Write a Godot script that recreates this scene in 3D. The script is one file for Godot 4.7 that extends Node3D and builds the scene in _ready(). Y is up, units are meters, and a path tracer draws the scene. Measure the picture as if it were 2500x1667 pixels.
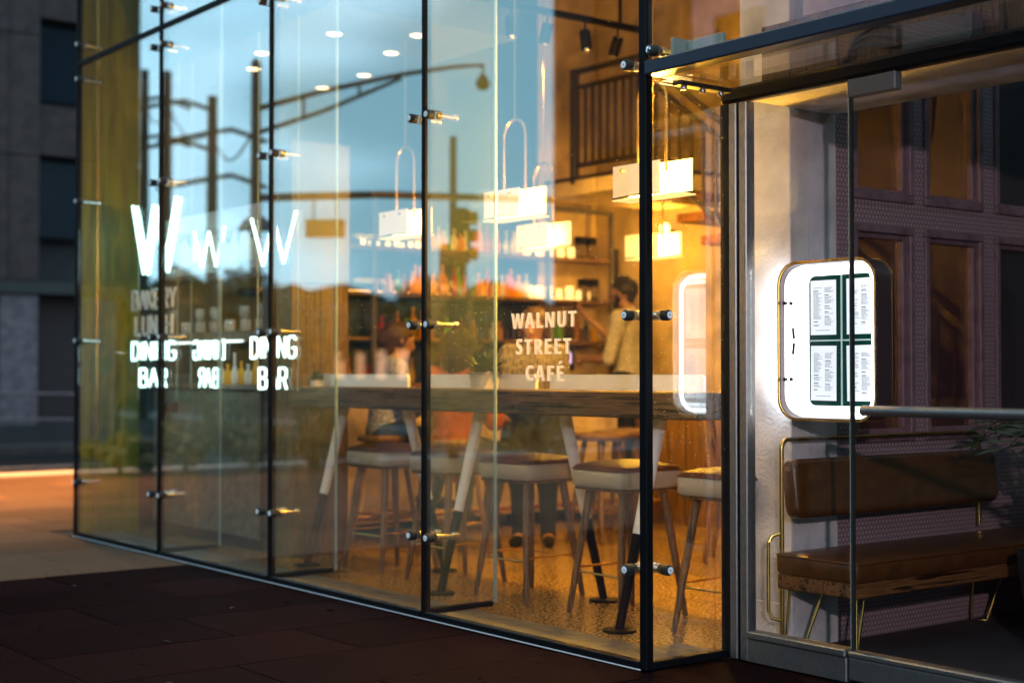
extends Node3D
# Glass-fronted corner cafe at dusk. The facade lies in the plane z = 0, the inside is at z < 0, the street at z > 0; x runs along the facade.

var rng := RandomNumberGenerator.new()
var taken := {}
var mats := {}
var tex := {}
const FLAT := 0xFFFFFFFF


const LAMP := 4.2
const STREET := 650.0
const SKY := 2.3


func _ready() -> void:
	rng.seed = 20417
	# camera: 51 mm lens at eye height, slightly tilted up
	var cam := Camera3D.new()
	cam.name = "camera"
	add_child(cam)
	cam.position = Vector3(4.22, 1.17, 3.94)
	cam.rotation = Vector3(deg_to_rad(1.24), deg_to_rad(52.19), 0)
	var at := CameraAttributesPhysical.new()
	at.frustum_focal_length = 51.1
	at.frustum_near = 0.05
	at.frustum_far = 600.0
	at.frustum_focus_distance = 5.9
	at.exposure_aperture = 1.5
	cam.attributes = at
	cam.current = true
	# dusk sky
	var sky := ProceduralSkyMaterial.new()
	sky.sky_top_color = lin(0.17, 0.33, 0.43)
	sky.sky_horizon_color = lin(0.23, 0.48, 0.59)
	sky.sky_curve = 0.35
	sky.ground_bottom_color = lin(0.02, 0.02, 0.02)
	sky.ground_horizon_color = lin(0.05, 0.05, 0.05)
	sky.sky_energy_multiplier = 1.0
	sky.sun_angle_max = 0.0
	var cw := 512
	var ci := Image.create_empty(cw, cw / 2, false, Image.FORMAT_RGBA8)
	var fn := FastNoiseLite.new()
	fn.seed = 5
	fn.frequency = 1.9
	fn.fractal_octaves = 5
	for y in cw / 2:
		for x in cw:
			var th := PI * (y + 0.5) / (cw / 2)
			var ph := TAU * (x + 0.5) / cw
			var d := Vector3(sin(th) * cos(ph) * 1.2, cos(th) * 4.5, sin(th) * sin(ph) * 1.2)
			var v := clampf(fn.get_noise_3dv(d) * 3.2 + 0.25, 0.0, 1.0)
			ci.set_pixel(x, y, Color(0.88, 0.93, 0.96, v))
	sky.sky_cover = ImageTexture.create_from_image(ci)
	sky.sky_cover_modulate = Color(0.72, 0.80, 0.84, 0.8)
	var env := Environment.new()
	env.background_mode = Environment.BG_SKY
	env.sky = Sky.new()
	env.sky.sky_material = sky
	env.background_energy_multiplier = SKY
	env.tonemap_mode = Environment.TONE_MAPPER_LINEAR
	env.tonemap_exposure = 1.0
	env.sdfgi_enabled = true
	env.ssao_enabled = true
	env.ssil_enabled = true
	var we := WorldEnvironment.new()
	we.name = "world_environment"
	we.environment = env
	add_child(we)
	setup_materials()
	glow("neon", Color(0.80, 1.0, 0.97), 5.0)
	glow("lamp_shade", Color(1.0, 0.84, 0.50), 1.5)
	glow("lamp_front", Color(1.0, 0.78, 0.52), 0.5)
	glow("lamp_bulb", Color(1.0, 0.82, 0.5), 8.0)
	glow("spot_lens", Color(1.0, 0.85, 0.62), 4.0)
	glow("strip_warm", Color(1.0, 0.72, 0.34), 6.0)
	glow("strip_cool", Color(0.92, 1.0, 0.95), 3.0)
	glow("luminous", Color(1.0, 0.80, 0.48), 2.2)  # emission stands for light behind the jars; the small tea lights share it
	glow("menu_glow", Color(0.95, 0.98, 1.0), 1.6)
	glow("menu_tube", Color(1.0, 1.0, 1.0), 5.0)
	glow("screen_blue", Color(0.2, 0.3, 1.0), 2.0)
	glow("lit_window", Color(1.0, 0.62, 0.25), 1.2)
	glow("street_bulb", Color(1.0, 0.75, 0.45), 6.0)
	textured("cream_panel", lin(0.20, 0.18, 0.12), 0.7, tex["soft"], Vector3.ONE * 2)
	mat("brass_dull", lin(0.20, 0.12, 0.02), 0.5, 0.4)
	glass("glassware", Color(0.95, 1, 1, 0.12))
	# setting
	paving()
	shell()
	curtain_wall()
	entrance()
	concrete_building()
	street()
	# furniture and lamps
	window_table()
	stools()
	pendants()
	track_lights()
	bar()
	stair()
	back_of_room()
	menu_box()
	bench()
	vestibule_plant()
	people()
	# small things
	succulent(Vector3(-1.99, 1.086, -0.70), "dark green succulent in a pale bowl on the table left of the letters", 0.15)
	succulent(Vector3(-3.70, 1.086, -0.66), "small plant in a white vase at the left end of the table", 0.07)
	neon_sign("large neon W over unlit and lit words at the second joint", Vector3(-5.335, 0, -0.30), 0.0, 0.72, 2.37, 1.87, true)
	neon_sign("reflection of the neon W with DINING and BAR built as a sign behind the third joint", Vector3(-3.64, 0, -0.32), 0.0, 0.56, 2.13, 1.83, false)  # added sign standing in for a reflection of the large one
	neon_sign("mirror reflection of the neon W built as a small reversed sign", Vector3(-4.80, 0, -0.46), PI, 0.46, 2.14, 1.885, false)  # mirrored reflection, built as an added sign turned round
	lettering()


# ------------------------------------------------------------------ mesh builder
class Mb:
	var st := SurfaceTool.new()
	var n := 0

	func _init() -> void:
		st.begin(Mesh.PRIMITIVE_TRIANGLES)

	func tri(a: Vector3, b: Vector3, c: Vector3, out: Vector3, sg := FLAT) -> Mb:
		var w := (b - a).cross(c - a)
		if w.length_squared() < 1e-16:
			return self
		st.set_smooth_group(sg)
		if w.dot(out) > 0.0:
			st.add_vertex(a); st.add_vertex(c); st.add_vertex(b)
		else:
			st.add_vertex(a); st.add_vertex(b); st.add_vertex(c)
		n += 1
		return self

	func quad(a: Vector3, b: Vector3, c: Vector3, d: Vector3, out: Vector3, sg := FLAT) -> Mb:
		tri(a, b, c, out, sg)
		return tri(a, c, d, out, sg)

	# chamfered box about c with full size s
	func box(c: Vector3, s: Vector3, ch := 0.0, bs := Basis()) -> Mb:
		var h := s * 0.5
		ch = minf(ch, minf(h.x, minf(h.y, h.z)) * 0.98)
		var cs := [-1.0, 1.0]
		for ax in 3:
			var u := (ax + 1) % 3
			var v := (ax + 2) % 3
			for sg in cs:
				var p := []
				for k in [[-1, -1], [1, -1], [1, 1], [-1, 1]]:
					var q := Vector3()
					q[ax] = sg * h[ax]
					q[u] = k[0] * (h[u] - ch)
					q[v] = k[1] * (h[v] - ch)
					p.append(c + bs * q)
				var o := Vector3()
				o[ax] = sg
				quad(p[0], p[1], p[2], p[3], bs * o)
			if ch > 0.0:
				for s1 in cs:
					for s2 in cs:
						var e := []
						for k in [[-1, 0], [1, 0], [1, 1], [-1, 1]]:
							var q := Vector3()
							q[ax] = k[0] * (h[ax] - ch)
							q[u] = s1 * (h[u] - (0.0 if k[1] == 0 else ch))
							q[v] = s2 * (h[v] - (ch if k[1] == 0 else 0.0))
							e.append(c + bs * q)
						var o2 := Vector3()
						o2[u] = s1
						o2[v] = s2
						quad(e[0], e[1], e[2], e[3], bs * o2)
		if ch > 0.0:
			for sx in cs:
				for sy in cs:
					for sz in cs:
						tri(c + bs * Vector3(sx * h.x, sy * (h.y - ch), sz * (h.z - ch)), c + bs * Vector3(sx * (h.x - ch), sy * h.y, sz * (h.z - ch)), c + bs * Vector3(sx * (h.x - ch), sy * (h.y - ch), sz * h.z), bs * Vector3(sx, sy, sz))
		return self

	func span(a: Vector3, b: Vector3, ch := 0.0) -> Mb:
		return box((a + b) * 0.5, (b - a).abs(), ch)

	# tube along points; r is a number or one radius per point
	func tube(pts: Array, r, seg := 8, caps := true, closed := false) -> Mb:
		var rings := []
		var m := pts.size()
		var up := Vector3.UP
		for i in m:
			var t: Vector3
			if closed:
				t = (pts[(i + 1) % m] - pts[(i - 1 + m) % m]).normalized()
			else:
				t = (pts[mini(i + 1, m - 1)] - pts[maxi(i - 1, 0)]).normalized()
			if i == 0:
				up = Vector3.UP if absf(t.y) < 0.9 else Vector3.RIGHT
			var s := t.cross(up).normalized()
			up = s.cross(t).normalized()
			var rr: float = r[i] if r is Array else r
			var ring := []
			for k in seg:
				var an := TAU * k / seg
				ring.append(pts[i] + (s * cos(an) + up * sin(an)) * rr)
			rings.append(ring)
		for i in (m if closed else m - 1):
			var j := (i + 1) % m
			for k in seg:
				var k2 := (k + 1) % seg
				var mid: Vector3 = (rings[i][k] + rings[j][k2]) * 0.5
				quad(rings[i][k], rings[i][k2], rings[j][k2], rings[j][k], mid - (pts[i] + pts[j]) * 0.5, 1)
		if caps and not closed:
			for e in [0, m - 1]:
				var o: Vector3 = (pts[0] - pts[1]) if e == 0 else (pts[m - 1] - pts[m - 2])
				for k in range(1, seg - 1):
					tri(rings[e][0], rings[e][k], rings[e][k + 1], o)
		return self

	# profile of (radius, height) turned about y, placed by xf
	func lathe(prof: Array, seg := 12, xf := Transform3D()) -> Mb:
		for i in prof.size() - 1:
			var p: Vector2 = prof[i]
			var q: Vector2 = prof[i + 1]
			var nn := Vector2(q.y - p.y, -(q.x - p.x))
			for k in seg:
				var a0 := TAU * k / seg
				var a1 := TAU * (k + 1) / seg
				var am := (a0 + a1) * 0.5
				var o := Vector3(cos(am) * nn.x, nn.y, sin(am) * nn.x)
				quad(xf * Vector3(cos(a0) * p.x, p.y, sin(a0) * p.x), xf * Vector3(cos(a1) * p.x, p.y, sin(a1) * p.x), xf * Vector3(cos(a1) * q.x, q.y, sin(a1) * q.x), xf * Vector3(cos(a0) * q.x, q.y, sin(a0) * q.x), xf.basis * o, 2 + i)
		return self

	# polygon in xy, extruded from z0 to z1, placed by xf
	func prism(poly: PackedVector2Array, z0: float, z1: float, xf := Transform3D(), smooth := false) -> Mb:
		var ix := Geometry2D.triangulate_polygon(poly)
		for e in [[z0, -1.0], [z1, 1.0]]:
			for i in range(0, ix.size(), 3):
				var q := []
				for k in 3:
					q.append(xf * Vector3(poly[ix[i + k]].x, poly[ix[i + k]].y, e[0]))
				tri(q[0], q[1], q[2], xf.basis * Vector3(0, 0, e[1] * signf(z1 - z0)))
		var ccw := not Geometry2D.is_polygon_clockwise(poly)
		for i in poly.size():
			var a := poly[i]
			var b := poly[(i + 1) % poly.size()]
			var o := Vector3(b.y - a.y, a.x - b.x, 0) * (1.0 if ccw else -1.0)
			quad(xf * Vector3(a.x, a.y, z0), xf * Vector3(b.x, b.y, z0), xf * Vector3(b.x, b.y, z1), xf * Vector3(a.x, a.y, z1), xf.basis * o, 1 if smooth else FLAT)
		return self

	# frame between two polygons of the same count
	func ring(outer: PackedVector2Array, inner: PackedVector2Array, z0: float, z1: float, xf := Transform3D()) -> Mb:
		var m := outer.size()
		for i in m:
			var j := (i + 1) % m
			for e in [[z0, -1.0], [z1, 1.0]]:
				quad(xf * Vector3(outer[i].x, outer[i].y, e[0]), xf * Vector3(outer[j].x, outer[j].y, e[0]), xf * Vector3(inner[j].x, inner[j].y, e[0]), xf * Vector3(inner[i].x, inner[i].y, e[0]), xf.basis * Vector3(0, 0, e[1] * signf(z1 - z0)))
			for w in [[outer, 1.0], [inner, -1.0]]:
				var a: Vector2 = w[0][i]
				var b: Vector2 = w[0][j]
				var mid := (outer[i] + outer[j]) * 0.5 - (inner[i] + inner[j]) * 0.5
				quad(xf * Vector3(a.x, a.y, z0), xf * Vector3(b.x, b.y, z0), xf * Vector3(b.x, b.y, z1), xf * Vector3(a.x, a.y, z1), xf.basis * Vector3(mid.x, mid.y, 0) * w[1], 1)
		return self

	func mesh() -> ArrayMesh:
		st.index()
		st.generate_normals()
		return st.commit()


static func rrect(w: float, h: float, r: float, seg := 5, c := Vector2.ZERO) -> PackedVector2Array:
	var p := PackedVector2Array()
	for q in 4:
		var cx := (w * 0.5 - r) * (1.0 if q == 0 or q == 3 else -1.0)
		var cy := (h * 0.5 - r) * (1.0 if q < 2 else -1.0)
		for i in seg + 1:
			var a := PI * 0.5 * (q + float(i) / seg)
			p.append(c + Vector2(cx + cos(a) * r, cy + sin(a) * r))
	return p


# a box with rounded vertical corners and softened top and bottom: a cushion. size in x, y (up), z
static func cushion(w: float, h: float, d: float, r: float, crown := 0.0, xf := Transform3D()) -> Mb:
	var b := Mb.new()
	var lv := [[0.0, 0.012], [0.012, 0.0], [h - 0.016, 0.0], [h - 0.005, 0.005], [h, 0.018]]
	if crown > 0.0:
		lv.append([h + crown * 0.6, w * 0.2])
		lv.append([h + crown, w * 0.36])
	var rings := []
	for l in lv:
		var poly := rrect(w - 2.0 * l[1], d - 2.0 * l[1], maxf(r - l[1] * 0.6, 0.006), 4)
		var q := []
		for p in poly:
			q.append(xf * Vector3(p.x, l[0], p.y))
		rings.append(q)
	for i in rings.size() - 1:
		var m: int = rings[i].size()
		for k in m:
			var a: Vector3 = rings[i][k]
			var c: Vector3 = rings[i + 1][(k + 1) % m]
			var o: Vector3 = (a + c) * 0.5 - xf * Vector3(0, h * 0.3, 0)
			b.quad(a, rings[i][(k + 1) % m], c, rings[i + 1][k], o, 1)
	for e in [[0, -1.0], [rings.size() - 1, 1.0]]:
		var g: Array = rings[e[0]]
		for k in range(1, g.size() - 1):
			b.tri(g[0], g[k], g[k + 1], xf.basis * Vector3(0, e[1], 0), 1 if e[1] > 0 else FLAT)
	return b


# ------------------------------------------------------------------ names, things, parts
func numbered(called: String) -> String:
	var k: int = taken.get(called, 0)
	taken[called] = k + 1
	return called if k == 0 else "%s_%03d" % [called, k]


func tag(o: Node3D, label: String, category: String, group := "") -> Node3D:
	o.set_meta("label", label)
	o.set_meta("category", category)
	if group:
		o.set_meta("group", group)
	return o


func thing(called: String, label: String, category: String, at := Vector3.ZERO, yaw := 0.0, group := "") -> Node3D:
	var o := Node3D.new()
	o.name = numbered(called)
	add_child(o)
	o.position = at
	o.rotation.y = yaw
	return tag(o, label, category, group)


func dup(src: Node3D, at: Vector3, yaw: float, label: String, called := "") -> Node3D:
	var o: Node3D = src.duplicate()
	o.name = numbered(called if called else str(src.name).trim_suffix("_000"))
	add_child(o)
	o.position = at
	o.rotation.y = yaw
	o.set_meta("label", label)
	return o


func part(parent: Node, called: String, shape, m: Material) -> MeshInstance3D:
	var o := MeshInstance3D.new()
	o.name = called
	o.mesh = shape.mesh() if shape is Mb else shape
	for i in o.mesh.get_surface_count():
		o.set_surface_override_material(i, m)
	parent.add_child(o, true)
	return o


func solid(called: String, label: String, category: String, shape, m: Material, group := "") -> MeshInstance3D:
	var o := part(self, numbered(called), shape, m)
	tag(o, label, category, group)
	return o


func struct(called: String, shape, m: Material) -> MeshInstance3D:
	var o := part(self, numbered(called), shape, m)
	o.set_meta("kind", "structure")
	return o


# ------------------------------------------------------------------ materials
func noise_tex(key: String, freq: float, octaves: int, ramp: Array, size := 512, kind := FastNoiseLite.TYPE_SIMPLEX, normal := false, bump := 4.0) -> Texture2D:
	if tex.has(key):
		return tex[key]
	var nz := FastNoiseLite.new()
	nz.seed = key.hash() % 10000
	nz.noise_type = kind
	nz.frequency = freq
	nz.fractal_octaves = octaves
	var t := NoiseTexture2D.new()
	t.width = size
	t.height = size
	t.seamless = true
	t.noise = nz
	if normal:
		t.as_normal_map = true
		t.bump_strength = bump
	elif ramp.size():
		var g := Gradient.new()
		var offs := PackedFloat32Array()
		var cols := PackedColorArray()
		for r in ramp:
			offs.append(r[0])
			cols.append(r[1])
		g.offsets = offs
		g.colors = cols
		t.color_ramp = g
	tex[key] = t
	return t


func lin(r: float, g: float, b: float, a := 1.0) -> Color:
	var c := Color(r, g, b).linear_to_srgb()
	c.a = a
	return c


# albedo is given as a linear base colour
func mat(key: String, c: Color, rough := 0.6, metal := 0.0, spec := 0.5) -> StandardMaterial3D:
	if mats.has(key):
		return mats[key]
	var m := StandardMaterial3D.new()
	m.resource_name = key
	m.albedo_color = c
	m.roughness = rough
	m.metallic = metal
	m.metallic_specular = spec
	mats[key] = m
	return m


# a surface with triplanar colour mottling (grey ramp texture multiplies the colour)
func textured(key: String, c: Color, rough: float, t: Texture2D, scale: Vector3, world := true, normal: Texture2D = null, nscale := 0.5, metal := 0.0) -> StandardMaterial3D:
	var m := mat(key, c, rough, metal)
	m.albedo_texture = t
	m.uv1_triplanar = true
	m.uv1_world_triplanar = world
	m.uv1_scale = scale
	if normal:
		m.normal_enabled = true
		m.normal_texture = normal
		m.normal_scale = nscale
	return m


func glow(key: String, c: Color, energy: float, base := Color(0.9, 0.9, 0.9)) -> StandardMaterial3D:
	var m := mat(key, base, 0.5)
	m.emission_enabled = true
	m.emission = c
	m.emission_energy_multiplier = energy
	return m


func glass(key: String, tint: Color) -> StandardMaterial3D:
	var m := mat(key, tint, 0.0)
	m.transparency = BaseMaterial3D.TRANSPARENCY_ALPHA
	return m


# thin reflective film on the outer side of coated glass
func film(key: String, share: float) -> ORMMaterial3D:
	if mats.has(key):
		return mats[key]
	var im := Image.create_empty(2, 2, false, Image.FORMAT_RGB8)
	im.fill(Color(1, 0.0, 1))
	var m := ORMMaterial3D.new()
	m.resource_name = key
	m.orm_texture = ImageTexture.create_from_image(im)
	m.albedo_color = Color(0.93, 0.98, 1.0, share)
	m.transparency = BaseMaterial3D.TRANSPARENCY_ALPHA
	mats[key] = m
	return m


func speckle(lo: float, hi: float) -> Array:
	return [[0.0, Color(lo, lo, lo)], [0.45, Color(lerpf(lo, hi, 0.55), lerpf(lo, hi, 0.55), lerpf(lo, hi, 0.55))], [1.0, Color(hi, hi, hi)]]


func setup_materials() -> void:
	var soft := noise_tex("soft", 0.008, 4, speckle(0.72, 1.0))
	var fine := noise_tex("fine", 0.12, 3, speckle(0.55, 1.0))
	var grain := noise_tex("grain", 0.02, 5, [[0.0, Color(0.2, 0.16, 0.12)], [0.30, Color(0.34, 0.28, 0.22)], [0.38, Color(0.75, 0.7, 0.64)], [0.5, Color(0.95, 0.92, 0.88)], [0.62, Color(0.7, 0.62, 0.55)], [1.0, Color(1, 0.97, 0.92)]])
	var fine_n := noise_tex("fine_n", 0.15, 3, [], 512, FastNoiseLite.TYPE_SIMPLEX, true, 3.0)
	var soft_n := noise_tex("soft_n", 0.03, 3, [], 512, FastNoiseLite.TYPE_SIMPLEX, true, 4.0)
	var terr := noise_tex("terrazzo", 0.09, 2, [[0.0, Color(0.10, 0.07, 0.05)], [0.30, Color(0.22, 0.17, 0.12)], [0.40, Color(0.78, 0.72, 0.64)], [0.7, Color(0.92, 0.88, 0.8)], [1.0, Color(1, 1, 1)]], 1024, FastNoiseLite.TYPE_CELLULAR)
	var flecks := noise_tex("flecks", 0.35, 2, [[0.0, Color(0.28, 0.28, 0.28)], [0.45, Color(0.50, 0.48, 0.48)], [0.7, Color(0.62, 0.60, 0.60)], [0.8, Color(1, 1, 1)], [1.0, Color(1, 1, 1)]], 1024)
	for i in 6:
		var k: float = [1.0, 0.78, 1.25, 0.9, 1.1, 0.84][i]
		var m: StandardMaterial3D = textured("granite_dark_%d" % i, lin(0.036 * k, 0.0125 * k, 0.0125 * k), 0.62, flecks, Vector3.ONE * 0.9, true, fine_n, 0.7)  # shaded side of the plaza, put into the paver colour
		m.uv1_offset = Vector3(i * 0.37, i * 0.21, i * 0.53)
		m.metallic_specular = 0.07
		m = textured("granite_pale_%d" % i, lin(0.29 * k, 0.175 * k, 0.105 * k), 0.7, flecks, Vector3.ONE * 0.9, true, fine_n, 0.7)  # lit side of the plaza, put into the paver colour
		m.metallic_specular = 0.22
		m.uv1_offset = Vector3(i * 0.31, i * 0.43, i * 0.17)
	textured("joint", lin(0.012, 0.010, 0.010), 0.95, fine, Vector3.ONE * 3)
	textured("stain", lin(0.007, 0.004, 0.004), 0.8, fine, Vector3.ONE * 3).metallic_specular = 0.04
	textured("asphalt", lin(0.035, 0.031, 0.032), 0.85, fine, Vector3.ONE * 1.2, true, fine_n, 1.0)
	mats["asphalt"].metallic_specular = 0.2
	textured("kerbstone", lin(0.42, 0.38, 0.34), 0.8, soft, Vector3.ONE * 2)
	textured("precast", lin(0.066, 0.036, 0.034), 0.85, soft, Vector3.ONE * 0.6, true, fine_n, 0.5)
	textured("precast_pale", lin(0.19, 0.13, 0.145), 0.85, soft, Vector3.ONE * 0.8, true, fine_n, 0.5)
	textured("dark_brick", lin(0.055, 0.028, 0.028), 0.85, fine, Vector3.ONE * 1.5)
	textured("dark_stone", lin(0.030, 0.021, 0.022), 0.8, soft, Vector3.ONE * 0.3)
	textured("rose_stucco", lin(0.62, 0.36, 0.46), 0.9, soft, Vector3.ONE * 0.25)
	textured("amber_plaster", lin(0.62, 0.46, 0.26), 0.85, soft, Vector3.ONE * 0.5, true, fine_n, 0.25)
	textured("white_plaster", lin(0.70, 0.66, 0.64), 0.8, soft, Vector3.ONE * 0.5, true, fine_n, 0.2)
	textured("grey_plaster", lin(0.05, 0.055, 0.065), 0.85, soft, Vector3.ONE * 0.5)
	textured("dark_green_wall", lin(0.020, 0.035, 0.032), 0.7, soft, Vector3.ONE * 0.5)
	textured("tower_plaster", lin(0.11, 0.10, 0.11), 0.8, soft, Vector3.ONE * 0.5)
	textured("mauve_plaster", lin(0.42, 0.33, 0.36), 0.85, soft, Vector3.ONE * 0.5, true, fine_n, 0.2)
	textured("ochre_panel", lin(0.17, 0.19, 0.010), 0.45, soft, Vector3(3, 0.25, 3))
	for i in 3:
		var tk: float = [1.0, 0.86, 1.1][i]
		textured("terrazzo_floor_%d" % i, lin(0.58 * tk, 0.42 * tk, 0.19 * tk), 0.2, terr, Vector3.ONE * 0.62).uv1_offset = Vector3(i * 0.37, 0.2, i * 0.61)
	textured("sill_stone", lin(0.16, 0.16, 0.15), 0.6, soft, Vector3.ONE * 2)
	textured("table_wood", lin(0.15, 0.105, 0.072), 0.5, grain, Vector3(0.10, 2.6, 2.6), true, soft_n, 0.2)
	textured("oak", lin(0.26, 0.155, 0.07), 0.5, grain, Vector3(4, 0.2, 4), false)
	textured("stool_wood", lin(0.30, 0.19, 0.095), 0.5, grain, Vector3(6, 0.2, 6), false)
	textured("walnut", lin(0.22, 0.10, 0.035), 0.42, grain, Vector3(3, 3, 0.14), true)
	textured("brown_panel", lin(0.13, 0.075, 0.045), 0.6, grain, Vector3(4, 0.2, 4), true)
	textured("brown_leather", lin(0.17, 0.048, 0.022), 0.42, soft, Vector3.ONE * 3, false, fine_n, 0.3)
	textured("tan_leather", lin(0.10, 0.033, 0.007), 0.34, soft, Vector3.ONE * 2, true, fine_n, 0.25)
	textured("cream_fabric", lin(0.60, 0.54, 0.44), 0.9, fine, Vector3.ONE * 8, false, fine_n, 0.5)
	textured("marble", lin(0.68, 0.52, 0.36), 0.4, soft, Vector3.ONE * 0.8)
	textured("leaf", lin(0.045, 0.075, 0.03), 0.6, soft, Vector3.ONE * 4)
	mats["leaf"].backlight_enabled = true
	mats["leaf"].backlight = Color(0.12, 0.2, 0.06)
	textured("leaf_dark", lin(0.016, 0.018, 0.012), 0.9, soft, Vector3.ONE * 0.3).metallic_specular = 0.1
	textured("bark", lin(0.07, 0.05, 0.035), 0.9, fine, Vector3.ONE * 4)
	textured("steel_brushed", lin(0.30, 0.29, 0.28), 0.42, fine, Vector3(12, 0.3, 12), true, null, 0.5, 0.85)
	textured("mauve_paint", lin(0.22, 0.125, 0.14), 0.6, soft, Vector3.ONE * 2)
	textured("green_steel", lin(0.004, 0.016, 0.014), 0.6, soft, Vector3.ONE * 2)
	mat("black_metal", lin(0.004, 0.004, 0.005), 0.5, 0.0, 0.2)
	mat("rail_metal", lin(0.018, 0.012, 0.008), 0.5)
	mat("navy_steel", lin(0.012, 0.016, 0.030), 0.35)
	mat("chrome", lin(0.75, 0.75, 0.78), 0.18, 1.0)
	mat("brass", lin(0.72, 0.47, 0.13), 0.25, 1.0)
	mat("white_paint", lin(0.74, 0.76, 0.76), 0.45)
	mat("edge_bead", lin(0.42, 0.40, 0.42), 0.6)
	mat("shell_bronze", lin(0.045, 0.026, 0.028), 0.45)
	mat("vinyl", lin(0.88, 0.84, 0.76), 0.7)
	mats["vinyl"].backlight_enabled = true
	mats["vinyl"].backlight = Color(1.0, 0.96, 0.88)
	mat("dust", lin(0.8, 0.75, 0.66), 0.9)
	mats["dust"].backlight_enabled = true
	mats["dust"].backlight = Color(1, 0.95, 0.85)
	mat("glass_edge", lin(0.32, 0.44, 0.42), 0.25)
	mat("dark_glass", lin(0.006, 0.009, 0.016), 0.06, 0.0, 0.2)
	mat("black_rubber", lin(0.006, 0.006, 0.006), 0.7)
	mat("menu_green", lin(0.001, 0.028, 0.020), 0.7, 0.0, 0.1)
	mat("paper_white", lin(0.8, 0.8, 0.8), 0.8)
	mat("unlit_tube", lin(0.8, 0.82, 0.80), 0.3)
	mat("grey_cover", lin(0.055, 0.06, 0.065), 0.5)
	mat("skin_pale", lin(0.40, 0.22, 0.14), 0.55)
	mat("skin_tan", lin(0.24, 0.12, 0.07), 0.55)
	mat("skin_brown", lin(0.20, 0.10, 0.06), 0.55)
	mat("hair_black", lin(0.010, 0.007, 0.006), 0.7)
	mat("hair_auburn", lin(0.024, 0.007, 0.004), 0.7)
	mat("hair_brown", lin(0.07, 0.035, 0.018), 0.6)
	mat("hair_curl", lin(0.010, 0.005, 0.004), 0.8)
	mat("lip", lin(0.35, 0.09, 0.07), 0.5)
	textured("coral_cloth", lin(0.30, 0.060, 0.038), 0.9, soft, Vector3.ONE * 5, false)
	textured("shirt_stripe", lin(0.34, 0.29, 0.20), 0.9, noise_tex("stripes", 0.02, 1, [[0.0, Color(0.25, 0.22, 0.2)], [0.36, Color(0.3, 0.27, 0.24)], [0.44, Color(1, 1, 1)], [1.0, Color(1, 1, 1)]]), Vector3(9, 1.2, 9), false)
	textured("patterned_cloth", lin(0.38, 0.40, 0.52), 0.9, noise_tex("patches", 0.03, 2, [[0.0, Color(0.2, 0.2, 0.3)], [0.42, Color(0.4, 0.42, 0.55)], [0.5, Color(0.95, 0.95, 1)], [1.0, Color(1, 1, 1)]]), Vector3.ONE * 3, false)
	textured("white_shirt", lin(0.42, 0.39, 0.36), 0.9, soft, Vector3.ONE * 4, false)
	textured("slate_cloth", lin(0.055, 0.065, 0.095), 0.9, soft, Vector3.ONE * 4, false)
	textured("dark_cloth", lin(0.010, 0.010, 0.012), 0.9, soft, Vector3.ONE * 4, false)
	textured("apron_cloth", lin(0.16, 0.11, 0.06), 0.9, soft, Vector3.ONE * 4, false)
	textured("denim", lin(0.05, 0.07, 0.12), 0.9, fine, Vector3.ONE * 4, false)
	mat("iron_red", lin(0.3, 0.02, 0.02), 0.5)
	mat("terracotta", lin(0.45, 0.42, 0.40), 0.7)
	# clear panes
	glass("pane", Color(0.9, 1.0, 0.97, 0.0))
	glass("fin_glass", Color(0.8, 1.0, 0.95, 0.02))
	glass("dimming_pane", Color(0.24, 0.15, 0.17, 0.78))  # tint added to dim the bright room seen through these windows
	glass("interior_pane", Color(1, 1, 1, 0.0))
	film("coating", 0.31)
	film("light_coating", 0.16)
	# penny round tiles: small relief too fine to pick apart
	var im := Image.create_empty(256, 256, false, Image.FORMAT_RGB8)
	for y in 256:
		for x in 256:
			var best := 9.0
			var row := int(floor(y / 27.7))
			for r in [row - 1, row, row + 1]:
				var off := 16.0 if posmod(r, 2) else 0.0
				var cxx: float = round((x - off - 16.0) / 32.0) * 32.0 + 16.0 + off
				best = minf(best, Vector2(x - cxx, y - (r * 27.7 + 13.85)).length() / 16.0)
			var v := 0.35 if best > 0.93 else 0.9 - 0.1 * best
			im.set_pixel(x, y, Color(v, v, v))
	var pt := ImageTexture.create_from_image(im)
	var tm := textured("penny_tile", lin(0.46, 0.30, 0.31), 0.6, pt, Vector3.ONE * 5.2)
	tm.heightmap_enabled = true
	tm.heightmap_texture = pt
	tm.heightmap_scale = 0.25


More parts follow.
